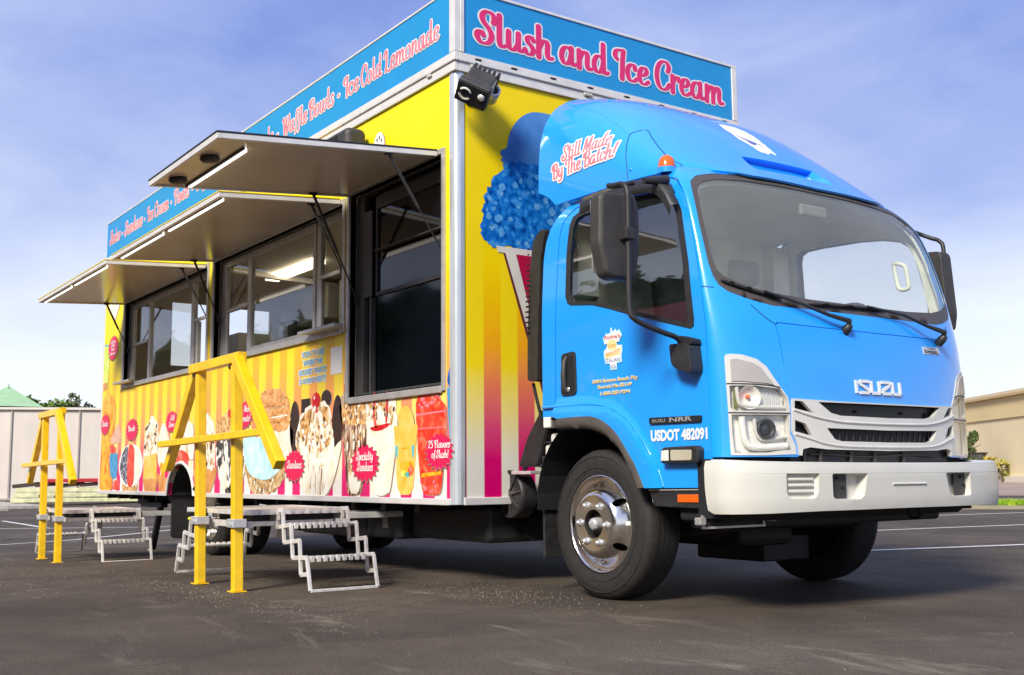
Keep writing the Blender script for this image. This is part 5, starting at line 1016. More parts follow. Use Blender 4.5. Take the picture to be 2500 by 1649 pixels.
# arch flare (grey plastic) on the door edge
def flare(m):
    inn = [(.709, .925), (.85, .925), (.962, .919), (1.06, .90), (1.143, .869), (1.20, .83), (1.252, .789), (1.30, .72), (1.34, .65), (1.37, .60)]
    o = smooth_poly(fl_arch, 3, False); i_ = smooth_poly(inn, 3, False); n = len(o); i_ = [i_[min(len(i_)-1, int(round(k*(len(i_)-1)/(n-1))))] for k in range(n)]
    vs = []
    for (a, b), (c, d) in zip(o, i_): vs += [(a, .226, b+.004), (a*.5+c*.5, .212, b*.5+d*.5), (c, .226, d), (c, .40, d)]
    m.add(vs, [(4*k+j, 4*k+j+1, 4*k+j+5, 4*k+j+4) for k in range(n-1) for j in range(3)], True)
part(dr, 'arch_flare', flare, FLARE)
hd = part(dr, 'door_handle', lambda m: (m.prism(rpoly([(.728, 1.110), (.868, 1.112), (.862, 1.358), (.735, 1.350)], .03), 1, .2405, .262)), BLACKP, .004)
part(hd, 'handle_recess', lambda m: m.prism(rpoly([(.745, 1.125), (.852, 1.127), (.847, 1.335), (.752, 1.330)], .02), 1, .2395, .245), BLACK)
part(hd, 'handle_grip', lambda m: m.tube([(.785, .242, 1.33), (.782, .228, 1.30), (.780, .224, 1.22), (.780, .228, 1.15), (.785, .242, 1.13)], [.010, .016, .018, .016, .010], 8), GREYP)
part(hd, 'lock', lambda m: m.lathe([(.001, .004), (.012, .003), (.014, 0)], 12, Matrix.Translation((.80, .2385, 1.145)) @ Matrix.Rotation(PI/2, 4, 'X')), CHROME)
DOOR = lambda u, v, l=0: (u, cys(v)-.0035-l, v)
nb = part(dr, 'model_badge', lambda m: m.prism(rpoly([(1.464, .922), (1.832, .919), (1.833, .951), (1.464, .955)], .008), 1, .238, .2495), BLACK, .002)
NB = lambda u, v, l=0: (u, .2378-l, v)
block('ISUZU', 1.49, 1.585, .930, .015, NB, 'badge_lettering', CHROME, nb, bold=.01, lift=.0012)
block('NRR', 1.615, 1.775, .928, .021, NB, 'badge_lettering', CHROME, nb, bold=.03, lift=.0012)
block('USDOT 482091', 1.468, 1.868, .838, .051, DOOR, 'door_lettering', WHITE, dr, bold=.045, lift=.001)
for tx, a, b_, z in (('3084 Revere Beach Pky', 1.005, 1.382, 1.163), ('Everett Ma 02149', 1.052, 1.332, 1.131), ('1-800-287-9294', 1.073, 1.318, 1.094)):
    block(tx, a, b_, z, .018, DOOR, 'address_lettering', mat('address_cream', (.72, .66, .42), .5) if 'address_cream' not in MATS else MATS['address_cream'], dr, bold=.06, lift=.001)
    block(tx, a+.002, b_-.002, z, .017, DOOR, 'address_lettering', mat('address_gold', (.62, .42, .06), .5) if 'address_gold' not in MATS else MATS['address_gold'], dr, bold=-.005, lift=.002)
# crown logo on the door
L0 = []
blue_l = mat('logo_pale_blue', (.45, .72, .80), .5); lw = mat('logo_white', (.80, .80, .76), .5); ly = mat('logo_yellow', (.80, .66, .30), .5); lo_ = mat('logo_orange', (.80, .40, .12), .5); lr_ = mat('logo_red', (.62, .05, .08), .5); lv = mat('logo_violet', (.10, .12, .40), .5)
crown = [(1.103, 1.402), (1.125, 1.418), (1.128, 1.428), (1.142, 1.420), (1.166, 1.428), (1.168, 1.452), (1.180, 1.452), (1.182, 1.430), (1.198, 1.436), (1.206, 1.446), (1.214, 1.434), (1.228, 1.430), (1.238, 1.440), (1.246, 1.428), (1.262, 1.404), (1.246, 1.388), (1.238, 1.372), (1.214, 1.368), (1.222, 1.352), (1.262, 1.350), (1.262, 1.318), (1.254, 1.300), (1.256, 1.260), (1.215, 1.258), (1.215, 1.224), (1.160, 1.224), (1.158, 1.258), (1.120, 1.262), (1.110, 1.296), (1.108, 1.330), (1.130, 1.344), (1.142, 1.372), (1.116, 1.366)]
def DL(u, v, l=0): return DOOR(u, v, l)
decal([(crown, .0008, 0), (shrink(crown, .90), .0014, 1), (sm([(1.14, 1.375), (1.18, 1.388), (1.215, 1.372), (1.21, 1.335), (1.15, 1.335)], 2), .0020, 2), ([(1.122, 1.312), (1.250, 1.338), (1.244, 1.305), (1.122, 1.288)], .0026, 2), ([(1.13, 1.318), (1.24, 1.334), (1.238, 1.318), (1.13, 1.300)], .0032, 3)], DL, 'crown_logo', [blue_l, lw, ly, lo_], dr)
block("Richie's", 1.118, 1.248, 1.393, .020, DOOR, 'logo_lettering', lr_, dr, bold=.01, lift=.0036)
block('SUPER', 1.146, 1.212, 1.346, .016, DOOR, 'logo_lettering', lo_, dr, bold=.01, lift=.0036)
block('PREMIUM', 1.126, 1.242, 1.312, .015, DOOR, 'logo_lettering', lw, dr, bold=.0, lift=.0042)
block('ITALIAN', 1.126, 1.242, 1.268, .020, DOOR, 'logo_lettering', lv, dr, bold=-.005, lift=.0036)
block('ICE', 1.168, 1.208, 1.233, .018, DOOR, 'logo_lettering', lv, dr, bold=-.005, lift=.0036)
# side repeater lamp
rp = part(dr, 'side_marker', lambda m: m.prism(rpoly([(1.578, .722), (1.838, .722), (1.842, .79), (1.82, .806), (1.60, .802), (1.578, .79)], .015), 1, .205, .252), BLACKP, .008)
part(rp, 'marker_lens', lambda m: m.prism(rpoly([(1.655, .735), (1.800, .735), (1.802, .785), (1.655, .788)], .01), 1, .199, .2045), mat('marker_lens', (.62, .56, .42), .12, .3), .003)
part(rp, 'marker_lens', lambda m: m.prism([(1.585, .735), (1.64, .735), (1.64, .788), (1.590, .785)], 1, .2005, .2045), REFL, .003)
# weather deflector over the side window
def visor(m):
    pts = smooth_poly([(.97, 2.165), (1.10, 2.182), (1.30, 2.185), (1.50, 2.172), (1.60, 2.145), (1.66, 2.085), (1.70, 2.01)], 4, False)
    vs = []
    for x, z in pts: vs += [(x, .262+(.02 if z > 2.1 else 0), z+.012), (x+.002, .205, z+.004), (x-.003, .205, z-.045 if x < 1.55 else z-.03), (x-.02*(x > 1.55), .215, z-.055)]
    m.add(vs, [(4*k+j, 4*k+j+1, 4*k+j+5, 4*k+j+4) for k in range(len(pts)-1) for j in range(3)], True)
part(dr, 'rain_visor', visor, BLACKP)
part(dr, 'swage_line', lambda m: m.tube([(x, door_s(x, z+.004)[1]+.001, z) for x, z in [(.56+.03*i, crease(.56+.03*i)-.004) for i in range(31)]+[(1.495, .735), (1.520, .68), (1.540, .63), (1.548, .606)]], .0085, 8), BLUE)
part(body, 'grab_handle', lambda m: m.tube(smooth_poly([(x, 2.18, z) for x, z in rpoly([(1.57, 1.945), (1.655, 1.915), (1.675, 1.765), (1.60, 1.77)], .03)], 2), .013, 8, True), LINER)
# ---- seams
SM = mat('panel_gap', (.01, .05, .13), .6)
def seamline(pts, f, par, r=.0028, n=4, mt=None): m = MB(); m.tube([f(*q) for q in smooth_poly(pts, 3, False)], r, n); return m.build('seam', mt or SM, par)
CS = offs(cab, .0)
seamline([(1.868+.0, 1.577), (1.94, 1.577), (2.02, 1.574), (2.135, 1.571)], CS, body)
seamline([(2.70, 1.395), (2.62, 1.43), (2.52, 1.49)], CS, body)
seamline([MIR(2.70, 1.395), MIR(2.62, 1.43), MIR(2.52, 1.49)], CS, body)
for mfl in (0, 1):
    f = (lambda p: p) if not mfl else (lambda p: (p[0], 2*YC-p[1], p[2]))
    # ---- headlamps
    Mx = (lambda P: [MIR(a, z) for a, z in P]) if mfl else (lambda P: P)
    L2 = [(2.214, 1.087), (2.461, 1.088), (2.672, 1.075), (2.720, 1.030), (2.729, .970), (2.557, .967), (2.245, .968), (2.218, .985)]
    L3 = [(2.226, .949), (2.504, .949), (2.727, .949), (2.729, .80), (2.742, .784), (2.545, .768), (2.250, .768), (2.232, .857)]
    L1 = [(2.238, 1.212), (2.3, 1.217), (2.453, 1.198), (2.526, 1.176), (2.59, 1.123), (2.625, 1.092), (2.566, 1.100), (2.348, 1.108), (2.240, 1.108)]
    hous = patch(ccw(Mx(HL)), [ccw(Mx(L2)), ccw(Mx(L3))], offs(cab, .004), .03, 'headlamp', GRILLE, T, thick=.03)
    patch(ccw(Mx(L1)), [], offs(cab, .009), .03, 'lamp_panel', LENSG, hous, thick=.006)
    patch(ccw(Mx(shrink(HL, .97))), [], offs(cab, -.030), .025, 'reflector', REFL, hous)
    patch(ccw(Mx(shrink(L2, 1.02))), [], offs(cab, .0055), .03, 'lens', GLASS_L, hous)
    patch(ccw(Mx(shrink(L3, 1.02))), [], offs(cab, .0055), .03, 'lens', GLASS_L, hous)
    seamline(Mx([(2.180, 1.0965), (2.461, 1.0945), (2.60, 1.089), (2.672, 1.080)]), offs(cab, .006), hous, .003, mt=GREYP); seamline(Mx([(2.190, .958), (2.451, .957), (2.738, .957)]), offs(cab, .006), hous, .003, mt=GREYP)
    if not mfl:
        def cc(a, z, o): return Vector(offs(cab, o)(a, z))
        def orient(a, z, o):
            h = 1e-3; p = Vector(cab(a, z)); n = (Vector(cab(a+h, z))-p).cross(Vector(cab(a, z+h))-p).normalized(); u = Vector((0, 0, 1)); r = u.cross(n).normalized(); u = n.cross(r)
            M = Matrix((r, u, n)).transposed().to_4x4(); M.translation = p+n*o; return M
        part(hous, 'projector', lambda m: (m.lathe([(.030, .0), (.046, .0), (.050, .03), (.040, .034), (.033, .012)], 20, orient(2.557, .880, -.028)),), BLACKP)
        part(hous, 'projector_lens', lambda m: m.lathe([(.001, .022), (.018, .018), (.031, .004)], 20, orient(2.557, .880, -.023)), mat('projector_glass', (.03, .03, .04), .05, .2))
        part(hous, 'bezel', lambda m: m.tube(smooth_poly([tuple(cc(a, z, -.012)) for a, z in ((2.345, .94), (2.36, .85), (2.40, .805), (2.50, .792), (2.72, .800))], 4, False), [.018]*17, 8), REFL)
        part(hous, 'bezel', lambda m: m.tube(smooth_poly([tuple(cc(a, z, -.018)) for a, z in ((2.47, .93), (2.48, .87), (2.52, .835), (2.60, .832), (2.73, .845))], 4, False), [.010]*17, 8), GRILLE)
        part(hous, 'bezel', lambda m: m.tube(smooth_poly([tuple(cc(a, z, -.012)) for a, z in ((2.300, 1.082), (2.315, 1.02), (2.35, .995), (2.50, .985), (2.71, .984))], 4, False), [.011]*17, 8), GRILLE)
        part(hous, 'inner_strip', lambda m: [m.tube([tuple(cc(a+.0, 1.060, -.03)), tuple(cc(a+.0, 1.0, -.03))], .004, 5) for a in [2.565+.018*i for i in range(8)]], CHROME)
        part(hous, 'indicator_bulb', lambda m: m.lathe([(.001, .022), (.009, .018), (.011, 0)], 12, orient(2.42, 1.035, -.030)), AMBER)
        part(hous, 'indicator_bowl', lambda m: m.lathe([(.015, -.0), (.040, .008), (.058, .03)], 20, orient(2.42, 1.032, -.031)), REFL)
        patch(ccw([(2.262, .975), (2.305, .975), (2.292, 1.078), (2.258, 1.076)]), [], offs(cab, -.010), .03, 'side_reflector', mat('olive_reflect', (.14, .16, .03), .2), hous)
# ---- grille
gs = offs(cab, .014)
tri1 = [(2.768, 1.0185), (2.824, 1.0165), (2.902, .960), (2.766, .981)]; tri2 = [(2.766, .926), (2.842, .908), (2.892, .848), (2.764, .870)]
up = [(2.955, 1.004), (3.030, .962), (3.10, .952), (3.455, .948)]; upp = up+[(3.455, 1.002)]
def sym(h): return ccw(h+[MIR(a, z) for a, z in reversed(h) if abs(a-3.455) > .001])
U_ = ccw([(2.940, 1.0145), (3.030, .962), (3.10, .950), (3.455, .945), MIR(3.10, .950), MIR(3.030, .962), MIR(2.940, 1.0145), (3.455, 1.0125)])
Lw = ccw([(2.995, .888), (3.050, .834), (3.10, .824), (3.455, .821), MIR(3.10, .824), MIR(3.050, .834), MIR(2.995, .888), (3.455, .882)])
gr = patch(ccw(grp), [U_, Lw, ccw(tri1), ccw(tri2), ccw(mirp(tri1)), ccw(mirp(tri2))], gs, .035, 'grille', GRILLE, T, thick=.022)
gb = gr.modifiers.new('round', 'BEVEL'); gb.width = .004; gb.segments = 2; gb.limit_method = 'ANGLE'; gb.angle_limit = math.radians(50)
part(gr, 'grille_moulding', lambda m: (m.tube([tuple(offs(cab, .016)(a, z)) for a, z in smooth_poly([(2.757, .975), (2.90, .945), (3.02, .928), (3.15, .918), (3.455, .914)]+[MIR(a, z) for a, z in ((3.15, .918), (3.02, .928), (2.90, .945), (2.757, .975))], 4, False)], .006, 8), m.tube([tuple(offs(cab, .016)(a, z)) for a, z in smooth_poly([(2.762, .858), (2.88, .835), (2.99, .812), (3.15, .800), (3.455, .797)]+[MIR(a, z) for a, z in ((3.15, .800), (2.99, .812), (2.88, .835), (2.762, .858))], 4, False)], .006, 8)), GRILLE)
patch(ccw([(2.762, 1.012), (2.762, .70), (3.455, .66), MIR(2.762, .70), MIR(2.762, 1.012)]), [], offs(cab, -.030), .06, 'grille_backing', BLACKP, gr)
part(gr, 'grille_rib', lambda m: [m.tube([tuple(offs(cab, -.010)(a, .882)), tuple(offs(cab, -.010)(a, .826))], .005, 5) for a in [3.06+.05*i for i in range(17)]], BLACKP)
part(gr, 'grille_bolt', lambda m: [m.tube([tuple(offs(cab, -.028)(a, .975)), tuple(offs(cab, -.018)(a, .975))], .008, 8) for a in (3.02, 3.25, 3.62, 3.86)], BLACK)
part(gr, 'lower_mesh', lambda m: [m.tube([tuple(offs(cab, -.022)(a, .775)), tuple(offs(cab, -.022)(a, .70))], .012, 6) for a in (2.86, 2.98, 3.20, 3.38, 3.62)]+[m.tube([tuple(offs(cab, -.02)(a, .755+.006*math.sin(a*9))) for a in [2.9+.08*i for i in range(14)]], .006, 6)], GREYP)
# maker's letters
LG = lambda u, v, l=0: offs(cab, .004+l)(u, v)
lt = {'I': [[(.5, 0), (.5, 1)]], 'S': [[(1, .94), (.06, .94), (.06, .72), (.94, .28), (.94, .06), (0, .06)]], 'U': [[(.06, 1), (.06, .06), (.94, .06), (.94, 1)]], 'Z': [[(0, .94), (.94, .94), (.94, .75), (.06, .25), (.06, .06), (1, .06)]]}
def logo(m):
    x = 3.222; wl_ = {'I': .020, 'S': .072, 'U': .070, 'Z': .072}
    for ch in 'ISUZU':
        w_ = wl_[ch]
        for st in lt[ch]:
            P = [(x+(q[0] if ch != 'I' else .5)*w_, 1.066+q[1]*.066) for q in st]
            for i in range(len(P)-1):
                a = Vector(LG(*P[i])); b = Vector(LG(*P[i+1])); m.bar(a, b, .016, .014, up=(1, 0, 0))
        x += w_+.014
part(body, 'maker_logo', logo, LOGOM, .001)
db = patch(ccw([(3.880, 1.305), (4.090, 1.312), (4.090, 1.352), (3.880, 1.346)]), [], LG, .05, 'diesel_badge', mat('badge_silver', (.66, .66, .64), .25, .5), body, thick=.003)
LG2 = lambda u, v, l=0: offs(cab, .0052+l)(u, v)
block('TURBO', 3.93, 4.04, 1.336, .009, LG2, 'diesel_lettering', BLACK, body, bold=.01, lift=.001)
block('DIESEL', 3.895, 4.075, 1.313, .016, LG2, 'diesel_lettering', BLACK, body, bold=.02, lift=.001)
# ---- bumper
CB = 1.97+C2
def bm(dx, z): return (CB+dx, z)
def bsym(P): return [(2*CB-a, z) for a, z in reversed(P)]
lou = ccw(rpoly([(CB-.785, .670), (CB-.535, .668), (CB-.550, .575), (CB-.575, .551), (CB-.755, .551), (CB-.785, .574)], .012))
fog = ccw(rpoly([(CB-.448, .666), (CB-.215, .666), (CB-.240, .560), (CB-.270, .541), (CB-.430, .545), (CB-.448, .556)], .012))
ctr = ccw(rpoly([(CB-.075, .622), (CB+.075, .622), (CB+.075, .610), (CB-.075, .610)], .004))
bo = [(1.918, .73), (1.920, .60), (1.930, .50), (1.96, .484), (2.2, .484), (2.6, .486), (3.0, .492), (CB, .494)]
tp = [(CB, .712), (3.0, .719), (2.6, .724), (2.2, .728), (1.95, .731)]
bpoly = ccw(bo+bsym(bo)[1:]+bsym(tp)[:-1]+tp)
bum = patch(bpoly, [lou, fog, ccw(bsym(fog))], bmp, .04, 'bumper', BUMP_, T, thick=.03)
bum['label'] = 'white front bumper with recessed louvres and fog light openings'
b1 = bum.modifiers.new('round', 'BEVEL'); b1.width = .006; b1.segments = 3; b1.limit_method = 'ANGLE'; b1.angle_limit = math.radians(50)
tpp = [(1.99, .731)]+[(a, z) for a, z in reversed(tp)]
def btop(m):
    O = [Vector(bmp(a, z)) for a, z in dens(tpp+bsym(tpp)[1:], .08)[:-3]]
    O = [Vector(bmp(1.95+(2*CB-3.90)*i/60, .731-.019*math.sin(PI*i/60))) for i in range(61)]
    c = Vector((1.80, YC, .70)); vs = []
    for p in O:
        d = (p-c); d.z = 0; d.normalize(); q = p-d*.012; q.z = p.z+.006; r = p-d*.16; r.z = p.z+.004
        vs += [p, q, r]
    m.add(vs, [(3*i+j, 3*i+j+1, 3*i+j+4, 3*i+j+3) for i in range(60) for j in (0, 1)], True)
part(bum, 'bumper_top', btop, BUMP_)
part(bum, 'bumper_crease', lambda m: m.tube([offs(bmp, -.001)(2.0+(2*CB-4.0)*i/60, .674-.006*math.sin(PI*i/60)) for i in range(61)], .0022, 4), BUMP_)
for k, P in ((0, lou), (1, fog), (3, ccw(bsym(fog)))):
    dep = -.024 if k in (0, 2) else -.050
    rc = MB(); rc.rn = False; f0 = offs(bmp, -.012); f1 = offs(bmp, dep); Q = dens(P, .03); sh = dens(shrink(P, .90), .03); n = len(Q); cx = sum(q[0] for q in P)/len(P); cz = sum(q[1] for q in P)/len(P)
    vs = [f0(*q) for q in Q]+[f1(cx+(q[0]-cx)*.90, cz+(q[1]-cz)*.88) for q in Q]
    rc.add(vs, [(i, n+i, n+(i+1) % n, (i+1) % n) for i in range(n)], True); rc.build('recess', BUMP_, bum)
    patch(ccw([(cx+(q[0]-cx)*.905, cz+(q[1]-cz)*.885) for q in P]), [], f1, .05, 'recess_back', BUMP_ if k in (0, 2) else BUMP_, bum)
    sg = 1 if k < 2 else -1
    if k in (0, 2):
        for i, zz in enumerate((.640, .612, .584)):
            m = MB(); m.tube([offs(bmp, -.019)(a, zz) for a in [cx-.098+.019*j for j in range(11)]], .0095, 6); m.build('louvre', BUMP_, bum)
    else:
        c0 = cx-sg*.048; hole = ccw([(c0-.066, .6635), (c0+.066, .6635), (c0+.062, .550), (c0-.066, .550)])
        patch(hole, [], offs(bmp, -.030), .05, 'fog_cover', GREYP, bum, thick=.004)
        part(bum, 'fog_bolt', lambda m: [m.tube([offs(bmp, -.034)(c0+a, z), offs(bmp, -.022)(c0+a, z)], .007, 8) for a, z in ((0, .645), (.035, .60))], BLACK)
part(bum, 'plate_ridge', lambda m: m.tube([offs(bmp, .001)(CB-.072+.0144*i, .613) for i in range(11)], .006, 6), BUMP_)
tg = part(bum, 'hang_tag', lambda m: m.box(2.196, 2.199, 1.775, 1.812, .560, .652), mat('tag_pale', (.62, .60, .55), .6))
for y in (2.31, 2.35): part(bum, 'edge_tab', lambda m, y=y: m.box(2.045 if y < 2.33 else 2.0, 2.06 if y < 2.33 else 2.02, y-.012, y+.002, .55, .66), BUMP_, .004)
part(T, 'bumper_bracket', lambda m: (m.box(1.80, 1.93, .24, .32, .46, .74), m.box(1.80, 1.93, W-.32, W-.24, .46, .74), m.box(1.85, 2.05, .35, 2.18, .50, .66)), BLACK)
part(T, 'tow_hook', lambda m: m.tube([(2.02+.035*math.cos(t), 1.62, .455+.03*math.sin(t)) for t in [2*PI*i/14 for i in range(14)]], .009, 6, True), BLACK)

# ---- roof fairing
fcut = ccw([(1.20, 1.535), (1.80, 1.535), (1.93, 1.655), (1.07, 1.655)])
fo = [(0.0001, .62), (.0001, 1.50), (.03, 1.62), (.10, 1.70), (.35, 1.735), (C2, 1.757), (PI-.35, 1.735), (PI-.10, 1.70), (PI-.03, 1.62), (PI-.0001, 1.50), (PI-.0001, .62), (PI-.02, .45), (C2, .45), (.02, .45)]
fai = patch(ccw(fo), [fcut], lambda a, b: fair(a, b), .035, 'roof_fairing', BLUE, T, thick=.012, flip=True)
def FA(a, b, l=0): return offs(fair, -l)(a, b)
m = MB(); m.rn = True; Q = dens(fcut, .04); n = len(Q); ca, cb = 1.50, 1.60
vs = [FA(*q) for q in Q]+[tuple(Vector(FA(ca+(q[0]-ca)*.93, cb+(q[1]-cb)*.9))+Vector((-.045, 0, -.012))) for q in Q]
m.add(vs, [(i, (i+1) % n, n+(i+1) % n, n+i) for i in range(n)]+[tuple(range(n, 2*n))]); m.rn = True; m.build('air_scoop', BLUE, fai)
def fy(x, z):
    n = fnn(x); s_ = max(0, min(1, (z-2.245)/(fzt(x)-2.245)))**(n/2); c = math.sqrt(max(0, 1-s_*s_)); return YC-fhw(x)*c**(2/n)
FS = lambda u, v, l=0: (u, fy(u, v)-.002-l, v)
def script_fair(tx, a, b_, z, tilt): 
    script(tx, a, b_, z, .050, FS, 'fairing_lettering', [WHITE, PINKL], fai, slant=.0, thick=.27, thin=.12, grow=.21, tilt=tilt)
script_fair('Still Made', .685, 1.082, 2.500, .02)
script_fair('By The Batch!', .592, 1.150, 2.408, .02)
m = MB(); m.tube([FA(*q) for q in dens([(.01, 1.272), (.12, 1.262), (.35, 1.215), (.52, 1.178), (.58, 1.170), (.60, 1.172), (.735, 1.205), (.745, 1.22), (.73, 1.235), (.60, 1.34), (.50, 1.415), (.40, 1.48), (.25, 1.555), (.05, 1.60), (.01, 1.61)], .05)[:-6]], .0032, 4); m.build('seam', SM, fai)
for a, b in ((.70, 1.21), (.30, 1.50), (.10, 1.29)): part(fai, 'panel_bolt', lambda m: m.lathe([(.001, .004), (.010, .003), (.013, 0)], 10, Matrix.Translation(FA(a, b, .0)) @ Matrix.Rotation(math.radians(75), 4, 'X')), BLUE)
part(fai, 'crease', lambda m: m.tube([FA(*q, -.003) for q in smooth_poly([(.82, .50), (.81, .58), (.78, .70), (.71, .89), (.62, 1.07), (.56, 1.16)], 4, False)], .006, 6), BLUE)
sp_ = [(1.53, 1.13), (1.50, 1.20), (1.475, 1.28), (1.465, 1.34), (1.485, 1.39), (1.485, 1.44), (1.52, 1.45), (1.535, 1.465), (1.57, 1.43), (1.585, 1.45), (1.60, 1.40), (1.61, 1.33), (1.62, 1.25), (1.61, 1.17), (1.59, 1.12)]
decal([(jag(sm(sp_, 3), .006, .03, 3), .001, 0), (sm([(1.50, 1.27), (1.52, 1.30), (1.56, 1.33), (1.59, 1.37), (1.56, 1.345), (1.52, 1.33)], 2), .002, 1), (ell(1.535, 1.35, .02, .02, 10), .002, 1)], FA, 'splash_print', [WHITE, lv], fai)
part(T, 'roof_marker', lambda m: m.lathe([(.001, .062), (.022, .057), (.040, .036), (.046, .0), (.046, -.02)], 20, Matrix.Translation((1.53, .345, 2.272))), AMBER)
part(T, 'roof_marker_base', lambda m: m.lathe([(.052, .0), (.052, -.03)], 20, Matrix.Translation((1.53, .345, 2.262))), BLUE)
# ---- mirrors, wipers, intake
mr = part(T, 'mirror_arm', lambda m: m.tube(smooth_poly([(1.615, .26, 2.165), (1.60, .18, 2.155), (1.585, .06, 2.13), (1.58, -.06, 2.095), (1.60, -.115, 2.085), (1.65, -.12, 2.075), (1.71, -.12, 2.068), (1.742, -.12, 2.03), (1.745, -.12, 1.95), (1.741, -.12, 1.70), (1.741, -.12, 1.46), (1.752, -.10, 1.405), (1.765, -.02, 1.37), (1.77, .08, 1.345), (1.77, .15, 1.330), (1.77, .19, 1.30), (1.77, .20, 1.25)], 4, False)[8:], .0135, 10), BLACKP)
part(mr, 'upper_mount', lambda m: (m.tube([(1.61, .27, 2.17), (1.60, .20, 2.158), (1.60, .12, 2.145)], [.026, .022, .016], 10)), BLACKP)
part(mr, 'lower_mount', lambda m: m.prism(rpoly([(1.700, 1.305), (1.835, 1.295), (1.850, 1.18), (1.845, 1.150), (1.745, 1.178), (1.712, 1.205)], .018), 1, .165, .249), BLACKP, .012)
part(mr, 'lower_cup', lambda m: m.prism(rpoly([(1.745, 1.345), (1.84, 1.318), (1.845, 1.290), (1.745, 1.300)], .01), 1, .18, .249), BLACK, .01)
mh = part(T, 'mirror', lambda m: m.prism(rpoly([(-.232, 1.615), (-.19, 1.595), (-.06, 1.600), (-.032, 1.625), (-.008, 1.79), (-.010, 1.96), (-.035, 2.025), (-.06, 2.035), (-.235, 2.020), (-.262, 1.995), (-.268, 1.76)], .02), 0, 1.620, 1.712), GREYP, .028, seg=4)
part(mh, 'clamp', lambda m: m.box(1.705, 1.765, -.150, -.092, 1.785, 1.845), BLACKP, .008)
part(mh, 'mirror_face', lambda m: m.prism(rpoly([(-.24, 1.63), (-.045, 1.63), (-.025, 1.80), (-.04, 2.01), (-.245, 2.0)], .02), 0, 1.612, 1.618), CHROME)
m2 = part(T, 'mirror_arm', lambda m: m.tube(smooth_poly([(1.50, 2.32, 2.20), (1.46, 2.48, 2.215), (1.46, 2.62, 2.20), (1.52, 2.66, 2.165), (1.575, 2.67, 2.135), (1.60, 2.67, 2.06), (1.60, 2.67, 1.70), (1.60, 2.66, 1.45), (1.62, 2.52, 1.36), (1.64, 2.36, 1.30)], 4, False), .0135, 10), BLACKP)
part(m2, 'upper_mount', lambda m: m.box(1.36, 1.43, 2.30, 2.66, 2.17, 2.25) if False else m.tube([(1.50, 2.26, 2.19), (1.47, 2.44, 2.22)], [.028, .018], 10), BLACKP)
part(T, 'mirror', lambda m: m.prism(rpoly([(1.50, 1.62), (1.62, 1.55), (1.64, 1.66), (1.615, 2.03), (1.60, 2.06), (1.50, 2.07)], .03), 1, 2.61, 2.72), GREYP, .02, seg=4)
WB = offs(cab, .018)
def wiper(p0, p1, piv):
    a = [WB(*q) for q in (p0, ((p0[0]+p1[0])/2, (p0[1]+p1[1])/2), p1)]
    wp = part(T, 'wiper', lambda m: m.tube([Vector(piv), Vector(piv)+Vector((.012, 0, .03)), (Vector(a[2])*.35+Vector(piv)*.65)+Vector((.02, 0, .01)), Vector(a[2])*.75+Vector(piv)*.25+Vector((.018, 0, .006)), Vector(a[2])*.4+Vector(a[1])*.6+Vector((.012, 0, .004))], [.018, .014, .010, .008, .006], 8), BLACKP)
    pts = [offs(cab, .008)(p0[0]+(p1[0]-p0[0])*i/10, p0[1]+(p1[1]-p0[1])*i/10) for i in range(11)]
    part(wp, 'wiper_blade', lambda m: m.tube(pts, [.004]+[.009]*9+[.004], 6), BLACK)
    part(wp, 'blade_bridge', lambda m: [m.tube([Vector(pts[i]), Vector(pts[i+1])+Vector((.016, 0, .008)), Vector(pts[i+2])], .004, 5) for i in (1, 4, 7)], GREYP)
    part(wp, 'pivot_cap', lambda m: m.lathe([(.001, .035), (.018, .03), (.024, 0), (.024, -.03)], 14, Matrix.Translation(Vector(piv)-Vector((.01, 0, .01))) @ Matrix.Rotation(math.radians(50), 4, 'Y')), BLACKP)
wiper((2.235, 1.607), (2.78, 1.528), (2.095, 1.040, 1.405))
wiper((2.98, 1.512), (3.60, 1.530), (2.085, 1.870, 1.405))
intk = part(T, 'air_intake', lambda m: m.prism(rpoly([(.285, 1.235), (.385, 1.222), (.395, 1.50), (.43, 1.95), (.475, 2.10), (.475, 2.14), (.42, 2.135), (.355, 2.08), (.318, 1.90), (.290, 1.50)], .02), 1, .33, .62), BLACKP, .012)
part(intk, 'slat', lambda m: [m.box(.288+.00013*i*i, .32, .318, .329, 1.52+.032*i, 1.53+.032*i) for i in range(17)], BLACK)
part(intk, 'intake_duct', lambda m: m.tube([(.36, .45, 1.25), (.42, .45, 1.15), (.46, .5, 1.0), (.40, .5, .85)], .05, 10), BLACK)
